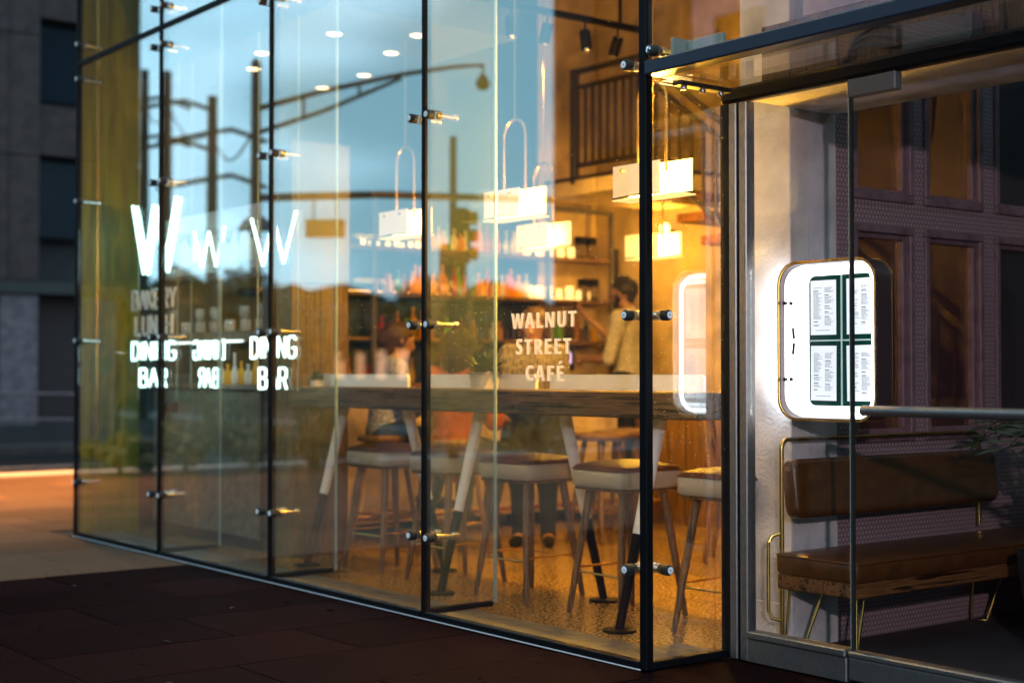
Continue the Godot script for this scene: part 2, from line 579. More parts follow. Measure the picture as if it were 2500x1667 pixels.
# ------------------------------------------------------------------ smooth bodies (smooth-min of tapered capsules, surface nets)
func blob(bones: Array, cell: float, k: float, shape: Mb = null) -> Mb:
	var b := shape if shape else Mb.new()
	var lo := Vector3.ONE * INF
	var hi := -lo
	for e in bones:
		var r: float = maxf(e[2], e[3]) + k * 0.5 + cell * 2.0
		lo = lo.min(e[0] - Vector3.ONE * r).min(e[1] - Vector3.ONE * r)
		hi = hi.max(e[0] + Vector3.ONE * r).max(e[1] + Vector3.ONE * r)
	var nx := int(ceil((hi.x - lo.x) / cell)) + 1
	var ny := int(ceil((hi.y - lo.y) / cell)) + 1
	var nz := int(ceil((hi.z - lo.z) / cell)) + 1
	var f := PackedFloat32Array()
	f.resize(nx * ny * nz)
	f.fill(1.0)
	for e in bones:
		var p0: Vector3 = e[0]
		var ba: Vector3 = e[1] - p0
		var l2 := maxf(ba.length_squared(), 1e-9)
		var r: float = maxf(e[2], e[3]) + k * 0.5 + cell * 2.0
		var a0 := ((p0.min(e[1]) - Vector3.ONE * r - lo) / cell).floor()
		var a1 := ((p0.max(e[1]) + Vector3.ONE * r - lo) / cell).ceil()
		for z in range(maxi(0, int(a0.z)), mini(nz, int(a1.z) + 1)):
			for y in range(maxi(0, int(a0.y)), mini(ny, int(a1.y) + 1)):
				var i := (z * ny + y) * nx
				for x in range(maxi(0, int(a0.x)), mini(nx, int(a1.x) + 1)):
					var pa := lo + Vector3(x, y, z) * cell - p0
					var h := clampf(pa.dot(ba) / l2, 0.0, 1.0)
					var d: float = (pa - ba * h).length() - lerpf(e[2], e[3], h)
					var g := f[i + x]
					var q := maxf(k - absf(g - d), 0.0)
					f[i + x] = minf(g, d) - q * q / (4.0 * k)
	var vid := {}
	var offs := [0, 1, nx, nx + 1, nx * ny, nx * ny + 1, nx * ny + nx, nx * ny + nx + 1]
	var edges := [[0, 1], [2, 3], [4, 5], [6, 7], [0, 2], [1, 3], [4, 6], [5, 7], [0, 4], [1, 5], [2, 6], [3, 7]]
	for z in nz - 1:
		for y in ny - 1:
			var i0 := (z * ny + y) * nx
			for x in nx - 1:
				var i := i0 + x
				var s := 0
				for o in offs:
					if f[i + o] < 0.0:
						s += 1
				if s == 0 or s == 8:
					continue
				var acc := Vector3()
				var cnt := 0
				for ed in edges:
					var fa := f[i + offs[ed[0]]]
					var fb := f[i + offs[ed[1]]]
					if (fa < 0.0) != (fb < 0.0):
						var t := fa / (fa - fb)
						var ca := Vector3(ed[0] & 1, (ed[0] >> 1) & 1, (ed[0] >> 2) & 1)
						var cb := Vector3(ed[1] & 1, (ed[1] >> 1) & 1, (ed[1] >> 2) & 1)
						acc += ca.lerp(cb, t)
						cnt += 1
				vid[i] = lo + (Vector3(x, y, z) + acc / cnt) * cell
	var step := [1, nx, nx * ny]
	for i in vid:
		for ax in 3:
			var j: int = i + step[ax]
			if j >= f.size() or (f[i] < 0.0) == (f[j] < 0.0):
				continue
			var u: int = step[(ax + 1) % 3]
			var v: int = step[(ax + 2) % 3]
			if not (vid.has(i - u) and vid.has(i - v) and vid.has(i - u - v)):
				continue
			var o := Vector3()
			o[ax] = 1.0 if f[i] < 0.0 else -1.0
			b.quad(vid[i], vid[i - u], vid[i - u - v], vid[i - v], o, 1)
	return b


# a leafy mass: many small leaf faces in an uneven volume
func leaves(b: Mb, c: Vector3, r: Vector3, count: int, size: float) -> Mb:
	var lobes := []
	for i in 7:
		lobes.append([c + Vector3(rng.randf_range(-0.6, 0.6) * r.x, rng.randf_range(-0.45, 0.6) * r.y, rng.randf_range(-0.6, 0.6) * r.z), rng.randf_range(0.35, 0.6)])
	for i in count:
		var l: Array = lobes[i % 7]
		var d := Vector3(rng.randfn(), rng.randfn(), rng.randfn()).normalized()
		var p: Vector3 = l[0] + d * r * l[1] * pow(rng.randf(), 0.35)
		var ax := Vector3(rng.randfn(), rng.randfn(), rng.randfn()).normalized()
		var s := ax.cross(d + Vector3(0.01, 0.3, 0.02)).normalized() * size * rng.randf_range(0.3, 0.5)
		var t := ax * size * rng.randf_range(0.7, 1.2)
		b.quad(p - t * 0.5, p + s, p + t * 0.5, p - s, d)
	return b


func arc(c: Vector3, u: Vector3, v: Vector3, r: float, a0: float, a1: float, seg: int) -> Array:
	var out := []
	for i in seg + 1:
		var a := lerpf(a0, a1, float(i) / seg)
		out.append(c + u * cos(a) * r + v * sin(a) * r)
	return out


func omni(at: Vector3, c: Color, e: float, size := 0.05) -> OmniLight3D:
	var l := OmniLight3D.new()
	l.name = "lamp_light"
	l.position = at
	l.light_color = c
	l.light_energy = e
	l.light_size = size
	l.omni_range = 25.0
	l.omni_attenuation = 2.0
	l.shadow_enabled = true
	add_child(l, true)
	return l


func area(at: Vector3, look: Vector3, size: Vector2, c: Color, e: float) -> void:
	var l := AreaLight3D.new()
	l.name = "panel_light"
	l.area_size = size
	l.light_color = c
	l.light_energy = e
	l.area_range = 12.0
	l.shadow_enabled = true
	add_child(l, true)
	l.position = at
	l.look_at(at + look, Vector3.UP if absf(look.normalized().y) < 0.9 else Vector3.RIGHT)


# ------------------------------------------------------------------ people
func hand_bones(w: Vector3, d: Vector3, palm: Vector3, side: float, curl: float) -> Array:
	var s := d.cross(palm).normalized() * side
	var out := [[w, w + d * 0.03, 0.024, 0.022]]
	for i in 4:
		var base := w + d * 0.075 + s * (0.027 - 0.018 * i)
		out.append([w + d * 0.02 + s * (0.014 - 0.009 * i), base, 0.016, 0.0115])
		var ln: float = [0.038, 0.044, 0.041, 0.032][i]
		var d1 := (d * cos(curl) + palm * sin(curl)).normalized()
		var d2 := (d * cos(curl * 2.0) + palm * sin(curl * 2.0)).normalized()
		out.append([base, base + d1 * ln, 0.0095, 0.0085])
		out.append([base + d1 * ln, base + d1 * ln + d2 * ln * 0.85, 0.0085, 0.007])
	var tb := w + d * 0.025 + s * 0.026
	var td := (d * 0.75 + s * 0.62 + palm * 0.35).normalized()
	out.append([tb - s * 0.01, tb + td * 0.035, 0.014, 0.0105])
	out.append([tb + td * 0.035, tb + td * 0.035 + (td + d * 0.4).normalized() * 0.03, 0.0105, 0.008])
	return out


# J: joints in the person's own axes (facing +z). c: colours and clothing
func person(label: String, at: Vector3, yaw: float, J: Dictionary, c: Dictionary, group := "") -> Node3D:
	var t := thing("person", label, "person", at, yaw, group)
	var hc: Vector3 = J.head
	var f: Vector3 = J.face
	var u: Vector3 = (Vector3.UP - f * f.y).normalized()
	var r := f.cross(u).normalized()
	var g: float = c.get("girth", 1.0)
	var torso := [
		[J.pelvis + Vector3(-0.06, 0, 0), J.pelvis + Vector3(0.06, 0, 0), 0.105 * g, 0.105 * g],
		[J.pelvis, J.waist, 0.11 * g, 0.10 * g], [J.waist + Vector3(-0.03, 0, 0), J.chest + Vector3(-0.06, 0, 0), 0.09 * g, 0.098 * g], [J.waist + Vector3(0.03, 0, 0), J.chest + Vector3(0.06, 0, 0), 0.09 * g, 0.098 * g],
		[J.chest + Vector3(-0.07, 0.03, 0), J.chest + Vector3(0.07, 0.03, 0), 0.095 * g, 0.095 * g], [J.sh_l, J.sh_r, 0.052, 0.052], [J.chest + Vector3(0, 0.08, 0), J.neck, 0.085, 0.058],
	]
	var uarm := [[J.sh_l, J.el_l, 0.050, 0.040], [J.sh_r, J.el_r, 0.050, 0.040]]
	var farm := [[J.el_l, J.wr_l, 0.039, 0.026], [J.el_r, J.wr_r, 0.039, 0.026]]
	var thigh := [[J.hip_l, J.kn_l, 0.086 * g, 0.056], [J.hip_r, J.kn_r, 0.086 * g, 0.056]]
	var shin := [[J.kn_l, J.an_l, 0.055, 0.036], [J.kn_r, J.an_r, 0.055, 0.036]]
	var foot := [[J.an_l, J.toe_l, 0.036, 0.028], [J.an_r, J.toe_r, 0.036, 0.028]]
	var b := blob(torso + uarm + farm + thigh + shin + foot + [[J.neck - u * 0.02, hc - u * 0.05 - f * 0.02, 0.056, 0.05]], 0.017, 0.05)
	var head := [[hc + u * 0.028 - f * 0.02, hc + u * 0.03 + f * 0.015, 0.090, 0.082], [hc + f * 0.035 + u * 0.005, hc + f * 0.055 - u * 0.085, 0.062, 0.034], [hc - f * 0.005 - u * 0.05, hc + f * 0.045 - u * 0.085, 0.05, 0.036],
		[hc + f * 0.088 + u * 0.012, hc + f * 0.112 - u * 0.028, 0.010, 0.016], [hc + f * 0.082 + u * 0.03 - r * 0.03, hc + f * 0.082 + u * 0.03 + r * 0.03, 0.014, 0.014],
		[hc - r * 0.084 - f * 0.005 + u * 0.01, hc - r * 0.088 - f * 0.01 - u * 0.025, 0.019, 0.012], [hc + r * 0.084 - f * 0.005 + u * 0.01, hc + r * 0.088 - f * 0.01 - u * 0.025, 0.019, 0.012], [hc - u * 0.06 - f * 0.02, J.neck, 0.052, 0.058]]
	blob(head, 0.0085, 0.025, b)
	for s in [["_l", 1.0], ["_r", -1.0]]:
		var w: Vector3 = J["wr" + s[0]]
		var d: Vector3 = (J.get("hd" + s[0], w - J["el" + s[0]]) as Vector3).normalized()
		var pn := d.cross(Vector3(0.3, 0.2, 1.0).cross(d)).normalized() * -1.0
		blob(hand_bones(w, d, pn, s[1], c.get("curl", 0.35)), 0.0062, 0.012, b)
	part(t, "body", b, mats[c.skin])
	var ey := Mb.new()
	ey.lathe([Vector2(0.0, -0.011), Vector2(0.009, -0.006), Vector2(0.011, 0.0), Vector2(0.009, 0.006), Vector2(0.0, 0.011)], 8)
	var em := ey.mesh()
	for s in [-1.0, 1.0]:
		part(t, "eye", em, mats["hair_black"]).position = hc + f * 0.086 + r * 0.031 * s + u * 0.012
		part(t, "eyebrow", Mb.new().tube([hc + f * 0.092 + r * 0.014 * s + u * 0.036, hc + f * 0.091 + r * 0.032 * s + u * 0.042, hc + f * 0.08 + r * 0.048 * s + u * 0.036], 0.0045, 5), mats[c.hair])
	part(t, "lips", blob([[hc + f * 0.091 - u * 0.052 - r * 0.02, hc + f * 0.091 - u * 0.052 + r * 0.02, 0.007, 0.007]], 0.004, 0.004), mats["lip"])
	# clothing: a little larger than what it covers
	var grow := func(a: Array, by: float) -> Array:
		var o := []
		for e in a:
			o.append([e[0], e[1], e[2] + by, e[3] + by])
		return o
	var top: Array = grow.call(torso, 0.014)
	if c.has("tunic"):
		top.append([J.pelvis + Vector3(0, 0.02, 0), J.pelvis + Vector3(0, -0.08, 0.01), 0.135 * g, 0.15 * g])
	top += grow.call(uarm, 0.016)
	if c.get("long_sleeves", false):
		top += grow.call([[J.el_l, J.el_l.lerp(J.wr_l, 0.92), 0.039, 0.028], [J.el_r, J.el_r.lerp(J.wr_r, 0.92), 0.039, 0.028]], 0.013)
	part(t, "shirt", blob(top, 0.019, 0.05), mats[c.top])
	if c.has("collar"):
		part(t, "collar", blob([[J.neck + Vector3(-0.05, -0.01, 0.0), J.neck + Vector3(0.05, -0.01, 0.0), 0.04, 0.04], [J.neck + Vector3(-0.045, -0.02, 0.03), J.neck + Vector3(0, -0.07, 0.085), 0.02, 0.015], [J.neck + Vector3(0.045, -0.02, 0.03), J.neck + Vector3(0, -0.07, 0.085), 0.02, 0.015]], 0.012, 0.02), mats[c.collar])
	part(t, "trousers", blob(grow.call([[J.pelvis + Vector3(-0.06, -0.02, 0), J.pelvis + Vector3(0.06, -0.02, 0), 0.105 * g, 0.105 * g]], 0.018) + grow.call(thigh, 0.014) + grow.call(shin, 0.016), 0.019, 0.05), mats[c.bottom])
	for s in ["_l", "_r"]:
		var an: Vector3 = J["an" + s]
		var to: Vector3 = J["toe" + s]
		part(t, "shoe", blob([[an + Vector3(0, -0.01, 0), to, 0.042, 0.036], [an + Vector3(0, -0.012, 0) - (to - an).normalized() * 0.03, an, 0.036, 0.04]], 0.012, 0.02), mats["dark_cloth"])
	if c.has("apron"):
		part(t, "apron", blob(c.apron_bones, 0.019, 0.06), mats[c.apron])
	part(t, "hair", blob(c.hair_bones.call(hc, f, u, r), 0.011, 0.02), mats[c.hair])
	if c.has("beard"):
		part(t, "beard", blob([[hc + f * 0.055 - u * 0.095, hc + f * 0.07 - u * 0.085, 0.036, 0.03], [hc - r * 0.062 - u * 0.035 + f * 0.02, hc + f * 0.055 - u * 0.09, 0.026, 0.036], [hc + r * 0.062 - u * 0.035 + f * 0.02, hc + f * 0.055 - u * 0.09, 0.026, 0.036], [hc + f * 0.09 - u * 0.036 - r * 0.025, hc + f * 0.09 - u * 0.036 + r * 0.025, 0.011, 0.011]], 0.009, 0.015), mats[c.hair])
	return t


func standing(h: float) -> Dictionary:
	return {
		"head": Vector3(0, 0.925 * h, 0.03), "face": Vector3(0, -0.05, 1).normalized(), "neck": Vector3(0, 0.838 * h, 0), "chest": Vector3(0, 0.735 * h, 0.01), "waist": Vector3(0, 0.63 * h, 0.0), "pelvis": Vector3(0, 0.54 * h, 0),
		"sh_l": Vector3(0.105 * h, 0.81 * h, 0), "sh_r": Vector3(-0.105 * h, 0.81 * h, 0), "el_l": Vector3(0.135 * h, 0.63 * h, -0.01), "el_r": Vector3(-0.135 * h, 0.63 * h, -0.01), "wr_l": Vector3(0.14 * h, 0.485 * h, 0.04), "wr_r": Vector3(-0.14 * h, 0.485 * h, 0.04),
		"hip_l": Vector3(0.055 * h, 0.52 * h, 0), "hip_r": Vector3(-0.055 * h, 0.52 * h, 0), "kn_l": Vector3(0.06 * h, 0.285 * h, 0.02), "kn_r": Vector3(-0.06 * h, 0.285 * h, 0.02), "an_l": Vector3(0.06 * h, 0.05, -0.01), "an_r": Vector3(-0.06 * h, 0.05, -0.01), "toe_l": Vector3(0.075 * h, 0.035, 0.14), "toe_r": Vector3(-0.075 * h, 0.035, 0.14),
	}


# on a stool: the seat top is at height s, feet on a ring
func seated(h: float, s: float) -> Dictionary:
	var p := s + 0.10
	return {
		"head": Vector3(0, p + 0.385 * h, 0.09), "face": Vector3(0, -0.12, 1).normalized(), "neck": Vector3(0, p + 0.298 * h, 0.05), "chest": Vector3(0, p + 0.195 * h, 0.04), "waist": Vector3(0, p + 0.09 * h, 0.01), "pelvis": Vector3(0, p, 0),
		"sh_l": Vector3(0.105 * h, p + 0.268 * h, 0.04), "sh_r": Vector3(-0.105 * h, p + 0.268 * h, 0.04), "el_l": Vector3(0.14 * h, p + 0.10 * h, 0.12), "el_r": Vector3(-0.14 * h, p + 0.10 * h, 0.12), "wr_l": Vector3(0.10 * h, p + 0.11 * h, 0.32), "wr_r": Vector3(-0.10 * h, p + 0.11 * h, 0.32),
		"hip_l": Vector3(0.055 * h, p - 0.01, 0.02), "hip_r": Vector3(-0.055 * h, p - 0.01, 0.02), "kn_l": Vector3(0.075 * h, p - 0.06, 0.40), "kn_r": Vector3(-0.075 * h, p - 0.06, 0.40), "an_l": Vector3(0.06 * h, p - 0.46, 0.30), "an_r": Vector3(-0.06 * h, p - 0.46, 0.30), "toe_l": Vector3(0.07 * h, p - 0.49, 0.44), "toe_r": Vector3(-0.07 * h, p - 0.49, 0.44),
	}


func people() -> void:
	var short := func(hc: Vector3, f: Vector3, u: Vector3, r: Vector3) -> Array:
		return [[hc + u * 0.05 - f * 0.035, hc + u * 0.055 + f * 0.015, 0.093, 0.085], [hc - f * 0.055 + u * 0.02, hc - f * 0.05 - u * 0.045, 0.07, 0.05], [hc + u * 0.11 - f * 0.02, hc + u * 0.115 + f * 0.06, 0.045, 0.035], [hc - r * 0.08 + u * 0.02 - f * 0.03, hc - r * 0.082 + u * 0.05, 0.03, 0.025], [hc + r * 0.08 + u * 0.02 - f * 0.03, hc + r * 0.082 + u * 0.05, 0.03, 0.025]]
	var curls := func(hc: Vector3, f: Vector3, u: Vector3, r: Vector3) -> Array:
		var o := [[hc + u * 0.06 - f * 0.05, hc + u * 0.06, 0.125, 0.10], [hc - f * 0.07 - u * 0.02, hc - f * 0.06 - u * 0.11, 0.115, 0.09]]
		for i in 70:
			var d := Vector3(rng.randfn(), rng.randfn(), rng.randfn()).normalized()
			var q: Vector3 = r * d.x * 0.13 + u * (d.y * 0.13 + 0.01) - f * (absf(d.z) * 0.13 - 0.02)
			o.append([hc + q, hc + q * 1.12, 0.026, 0.02])
		return o
	var bun := func(hc: Vector3, f: Vector3, u: Vector3, r: Vector3) -> Array:
		return [[hc + u * 0.045 - f * 0.035, hc + u * 0.05 + f * 0.01, 0.096, 0.088], [hc - f * 0.06 + u * 0.02, hc - f * 0.06 - u * 0.06, 0.075, 0.055], [hc + u * 0.03 - f * 0.11, hc + u * 0.0 - f * 0.12, 0.045, 0.04], [hc - r * 0.075 + u * 0.03, hc - r * 0.08 - u * 0.03 - f * 0.01, 0.03, 0.02], [hc + r * 0.075 + u * 0.03, hc + r * 0.08 - u * 0.03 - f * 0.01, 0.03, 0.02]]
	var parted := func(hc: Vector3, f: Vector3, u: Vector3, r: Vector3) -> Array:
		return [[hc + u * 0.045 - f * 0.035, hc + u * 0.05 + f * 0.01, 0.096, 0.088], [hc - f * 0.06 + u * 0.02, hc - f * 0.06 - u * 0.05, 0.075, 0.05], [hc - r * 0.085 + u * 0.03, hc - r * 0.082 - u * 0.05 - f * 0.02, 0.03, 0.025], [hc + r * 0.085 + u * 0.03, hc + r * 0.082 - u * 0.05 - f * 0.02, 0.03, 0.025]]
	# bartender behind the bar, turned left, one arm up to the bottles
	var J := standing(1.86)
	J.face = Vector3(-0.05, 0.06, 1).normalized()
	J.head += Vector3(0, 0, 0.02)
	J.el_r = Vector3(-0.24, 1.33, 0.28)
	J.wr_r = Vector3(-0.20, 1.55, 0.52)
	J.hd_r = Vector3(0.1, 0.6, 0.8)
	J.el_l = Vector3(0.27, 1.16, 0.06)
	J.wr_l = Vector3(0.20, 1.17, 0.32)
	var ap := [[J.pelvis + Vector3(-0.07, -0.30, 0.09), J.chest + Vector3(-0.05, -0.02, 0.075), 0.07, 0.06], [J.pelvis + Vector3(0.07, -0.30, 0.09), J.chest + Vector3(0.05, -0.02, 0.075), 0.07, 0.06]]
	person("bearded bartender in a pale shirt and apron reaching up to the shelf", Vector3(-4.86, 0.12, -4.36), deg_to_rad(-90 + 22), J, {"skin": "skin_tan", "top": "white_shirt", "bottom": "dark_cloth", "apron": "apron_cloth", "apron_bones": ap, "hair": "hair_black", "hair_bones": short, "beard": true, "curl": 0.7})
	# guest with a mass of dark curls, back to the window
	J = seated(1.64, 0.60)
	J.head += Vector3(0.02, -0.06, 0.02)
	J.face = Vector3(0.35, -0.12, 0.93).normalized()
	person("seated guest with dark curly hair and coral shirt, back to the window", Vector3(-3.33, 0, -1.45), deg_to_rad(205), J, {"skin": "skin_brown", "top": "coral_cloth", "bottom": "denim", "hair": "hair_curl", "hair_bones": curls, "long_sleeves": true, "tunic": true})
	# guest with auburn hair in a patterned jacket, turned right
	J = seated(1.62, 0.66)
	J.face = Vector3(0.15, -0.1, 1).normalized()
	person("seated guest with auburn hair in a patterned blue and white jacket", Vector3(-4.15, 0, -1.46), deg_to_rad(160), J, {"skin": "skin_tan", "top": "patterned_cloth", "bottom": "dark_cloth", "hair": "hair_auburn", "hair_bones": bun, "long_sleeves": true, "collar": "dark_cloth"})
	# woman standing, facing the window
	J = standing(1.60)
	J.face = Vector3(-0.05, -0.12, 1).normalized()
	J.el_l = Vector3(0.21, 1.02, 0.05)
	J.el_r = Vector3(-0.21, 1.02, 0.05)
	J.wr_l = Vector3(0.10, 0.98, 0.25)
	J.wr_r = Vector3(-0.10, 0.98, 0.25)
	ap = [[J.pelvis + Vector3(-0.07, 0.10, 0.02), J.pelvis + Vector3(-0.12, -0.28, 0.06), 0.13, 0.12], [J.pelvis + Vector3(0.07, 0.10, 0.02), J.pelvis + Vector3(0.12, -0.28, 0.06), 0.13, 0.12]]
	person("standing woman in a striped shirt and slate blue skirt facing the window", Vector3(-3.5, 0, -2.24), deg_to_rad(45), J, {"skin": "skin_pale", "top": "shirt_stripe", "bottom": "dark_cloth", "apron": "slate_cloth", "apron_bones": ap, "hair": "hair_brown", "hair_bones": parted, "collar": "shirt_stripe"})


# ------------------------------------------------------------------ the glass front
const MULL := [-5.98, -4.55, -3.07, -1.54, 0.0]


func fitting_meshes() -> Array:
	var cap := Mb.new().lathe([Vector2(0, 0.0), Vector2(0.019, 0.0), Vector2(0.0225, 0.004), Vector2(0.0225, 0.034), Vector2(0.019, 0.040), Vector2(0.0, 0.040)], 16, Transform3D(Basis(Vector3.RIGHT, PI / 2), Vector3.ZERO))
	var disc := Mb.new().lathe([Vector2(0.006, 0.041), Vector2(0.013, 0.0405), Vector2(0.0145, 0.044), Vector2(0.0055, 0.046), Vector2(0.004, 0.042)], 14, Transform3D(Basis(Vector3.RIGHT, PI / 2), Vector3.ZERO))
	var pin := Mb.new().lathe([Vector2(0, 0), Vector2(0.019, 0), Vector2(0.019, -0.022), Vector2(0.013, -0.026), Vector2(0.013, -0.10), Vector2(0.018, -0.104), Vector2(0.018, -0.125), Vector2(0, -0.125)], 14, Transform3D(Basis(Vector3.RIGHT, PI / 2), Vector3(0, 0, -0.016)))
	return [cap.mesh(), disc.mesh(), pin.mesh()]


func curtain_wall() -> void:
	var t := thing("glass_shopfront", "tall frameless glass shopfront of the corner cafe with black joints", "shopfront")
	for i in 4:
		for row in [[0.032, 3.38], [3.42, 4.68]]:
			var x0: float = MULL[i] + 0.018
			var x1: float = MULL[i + 1] - 0.018
			var p := part(t, "glass_pane", Mb.new().span(Vector3(x0, row[0], -0.016), Vector3(x1, row[1], 0.0)), mats["pane"])
			part(p, "coating", Mb.new().quad(Vector3(x0, row[0], 0.003), Vector3(x1, row[0], 0.003), Vector3(x1, row[1], 0.003), Vector3(x0, row[1], 0.003), Vector3.BACK), mats["coating"])
	for row in [[2.405, 4.68]]:
		for xs in [[0.024, 1.42], [1.45, 2.6]]:
			var p := part(t, "glass_pane", Mb.new().span(Vector3(xs[0], row[0], -0.016), Vector3(xs[1], row[1], 0.0)), mats["pane"])
			part(p, "coating", Mb.new().quad(Vector3(xs[0], row[0], 0.003), Vector3(xs[1], row[0], 0.003), Vector3(xs[1], row[1], 0.003), Vector3(xs[0], row[1], 0.003), Vector3.BACK), mats["coating"])
	# side pane of the entrance recess, and the glass soffit over it
	var sp := part(t, "glass_pane", Mb.new().span(Vector3(-0.008, 0.032, -0.445), Vector3(0.008, 2.33, -0.026)), mats["pane"])
	part(sp, "coating", Mb.new().quad(Vector3(0.011, 0.032, -0.445), Vector3(0.011, 0.032, -0.026), Vector3(0.011, 2.33, -0.026), Vector3(0.011, 2.33, -0.445), Vector3.RIGHT), mats["light_coating"])
	part(t, "glass_pane", Mb.new().span(Vector3(0.03, 2.332, -0.44), Vector3(2.6, 2.344, -0.065)), mats["pane"])
	for i in 5:
		var w := 0.021 if i == 4 else 0.0155
		part(t, "joint_strip", Mb.new().span(Vector3(MULL[i] - w, 0.0, -0.026), Vector3(MULL[i] + w, 4.7, 0.012), 0.003), mats["black_metal"])
		if i < 4:
			part(t, "transom", Mb.new().span(Vector3(MULL[i] + 0.0165, 3.381, -0.024), Vector3(MULL[i + 1] - 0.0225, 3.419, 0.010), 0.003), mats["black_metal"])
			part(t, "base_channel", Mb.new().span(Vector3(MULL[i] + 0.0165, 0.0, -0.03), Vector3(MULL[i + 1] - 0.0225, 0.031, 0.018), 0.003), mats["black_metal"])
			part(t, "edge_bead", Mb.new().span(Vector3(MULL[i] + 0.002, 0.0, 0.0205), Vector3(MULL[i + 1] - 0.002, 0.006, 0.029), 0.002), mats["edge_bead"])
			part(t, "inner_sill", Mb.new().span(Vector3(MULL[i] + 0.02, 0.0, -0.27), Vector3(MULL[i + 1] - 0.02, 0.02, -0.033), 0.003), mats["sill_stone"])
	part(t, "base_channel", Mb.new().span(Vector3(-0.02, 0.0, -0.445), Vector3(0.02, 0.031, -0.028), 0.003), mats["black_metal"])
	part(t, "inner_sill", Mb.new().span(Vector3(-0.27, 0.0, -0.446), Vector3(-0.022, 0.0185, -0.275), 0.003), mats["sill_stone"])
	part(t, "entrance_beam", Mb.new().span(Vector3(0.022, 2.345, -0.06), Vector3(2.6, 2.402, 0.025), 0.006), mats["navy_steel"])
	part(t, "parapet", Mb.new().span(Vector3(-6.1, 4.7, -0.3), Vector3(2.6, 5.4, 0.05), 0.01), mats["navy_steel"])
	# dust and dried drops on the panes by the lamps
	var du := Mb.new()
	for i in 520:
		var p := Vector3(rng.randf_range(-1.5, -0.03), 1.1 + absf(rng.randfn()) * 0.55, 0.0046)
		if rng.randf() < 0.25:
			p.x = rng.randf_range(-3.0, -1.6)
		var s := rng.randf_range(0.0007, 0.0016)
		if p.y < 3.3:
			du.quad(p + Vector3(-s, -s, 0), p + Vector3(s, -s * 0.6, 0), p + Vector3(s, s, 0), p + Vector3(-s, s * 0.8, 0), Vector3.BACK)
	for i in 420:
		var p := Vector3(0.0125, rng.randf_range(0.7, 2.3), -0.04 - 0.4 * pow(rng.randf(), 1.4))
		var s := rng.randf_range(0.0006, 0.0014)
		du.quad(p + Vector3(0, -s, -s), p + Vector3(0, -s, s), p + Vector3(0, s, s), p + Vector3(0, s, -s), Vector3.RIGHT)
	part(t, "dust", du, mats["dust"]).set_meta("kind", "stuff")
	# glass fins that stiffen the front
	for i in [1, 2, 3]:
		var f := part(t, "glass_fin", Mb.new().span(Vector3(MULL[i] - 0.009, 0.035, -0.42), Vector3(MULL[i] + 0.009, 4.65, -0.028)), mats["fin_glass"])
		part(f, "polished_edge", Mb.new().span(Vector3(MULL[i] - 0.0095, 0.035, -0.428), Vector3(MULL[i] + 0.0095, 4.65, -0.4205)), mats["glass_edge"])
		part(f, "fin_shoe", Mb.new().span(Vector3(MULL[i] - 0.02, 0.0205, -0.40), Vector3(MULL[i] + 0.02, 0.045, -0.03), 0.003), mats["black_metal"])
	part(t, "tie_rod", Mb.new().tube([Vector3(-5.93, 0.03, -0.13), Vector3(-5.93, 3.9, -0.13)], 0.007, 8), mats["brass"])
	# bolted fittings
	var fm := fitting_meshes()
	for i in 5:
		for y in [0.39, 1.40, 2.40, 3.28, 3.53]:
			for s in ([1.0] if i == 0 else [-1.0] if i == 4 else [-1.0, 1.0]):
				if i == 4 and y > 3.0:
					continue
				var c := part(t, "bolt_fitting", fm[0], mats["black_rubber"])
				c.position = Vector3(MULL[i] + 0.072 * s, y, 0.004)
				part(c, "disc", fm[1], mats["white_paint"])
				part(c, "pin", fm[2], mats["chrome"])
	for y in [0.39, 1.40]:
		var c := part(t, "bolt_fitting", fm[0], mats["black_rubber"])
		c.position = Vector3(0.012, y, -0.085)
		c.rotation.y = PI / 2
		part(c, "disc", fm[1], mats["white_paint"])
		part(c, "pin", fm[2], mats["chrome"])
	var cc := part(t, "bolt_fitting", fm[0], mats["black_rubber"])
	cc.position = Vector3(0.075, 2.435, 0.004)
	part(cc, "disc", fm[1], mats["chrome"])
	part(cc, "pin", fm[2], mats["chrome"])
	part(t, "glass_clamp", Mb.new().span(Vector3(0.13, 2.405, -0.16), Vector3(0.145, 2.48, -0.02)).span(Vector3(0.15, 2.405, -0.11), Vector3(0.34, 2.475, -0.09), 0.003), mats["glass_edge"])
	var br := part(t, "soffit_bracket", Mb.new().span(Vector3(0.055, 2.312, -0.39), Vector3(0.105, 2.3315, -0.10), 0.003), mats["rail_metal"])
	for z in [-0.14, -0.245, -0.35]:
		part(br, "bolt", Mb.new().lathe([Vector2(0, -0.014), Vector2(0.011, -0.014), Vector2(0.014, -0.010), Vector2(0.014, 0.0), Vector2(0, 0.0)], 12, Transform3D(Basis(), Vector3(0.08, 2.311, z))), mats["chrome"])


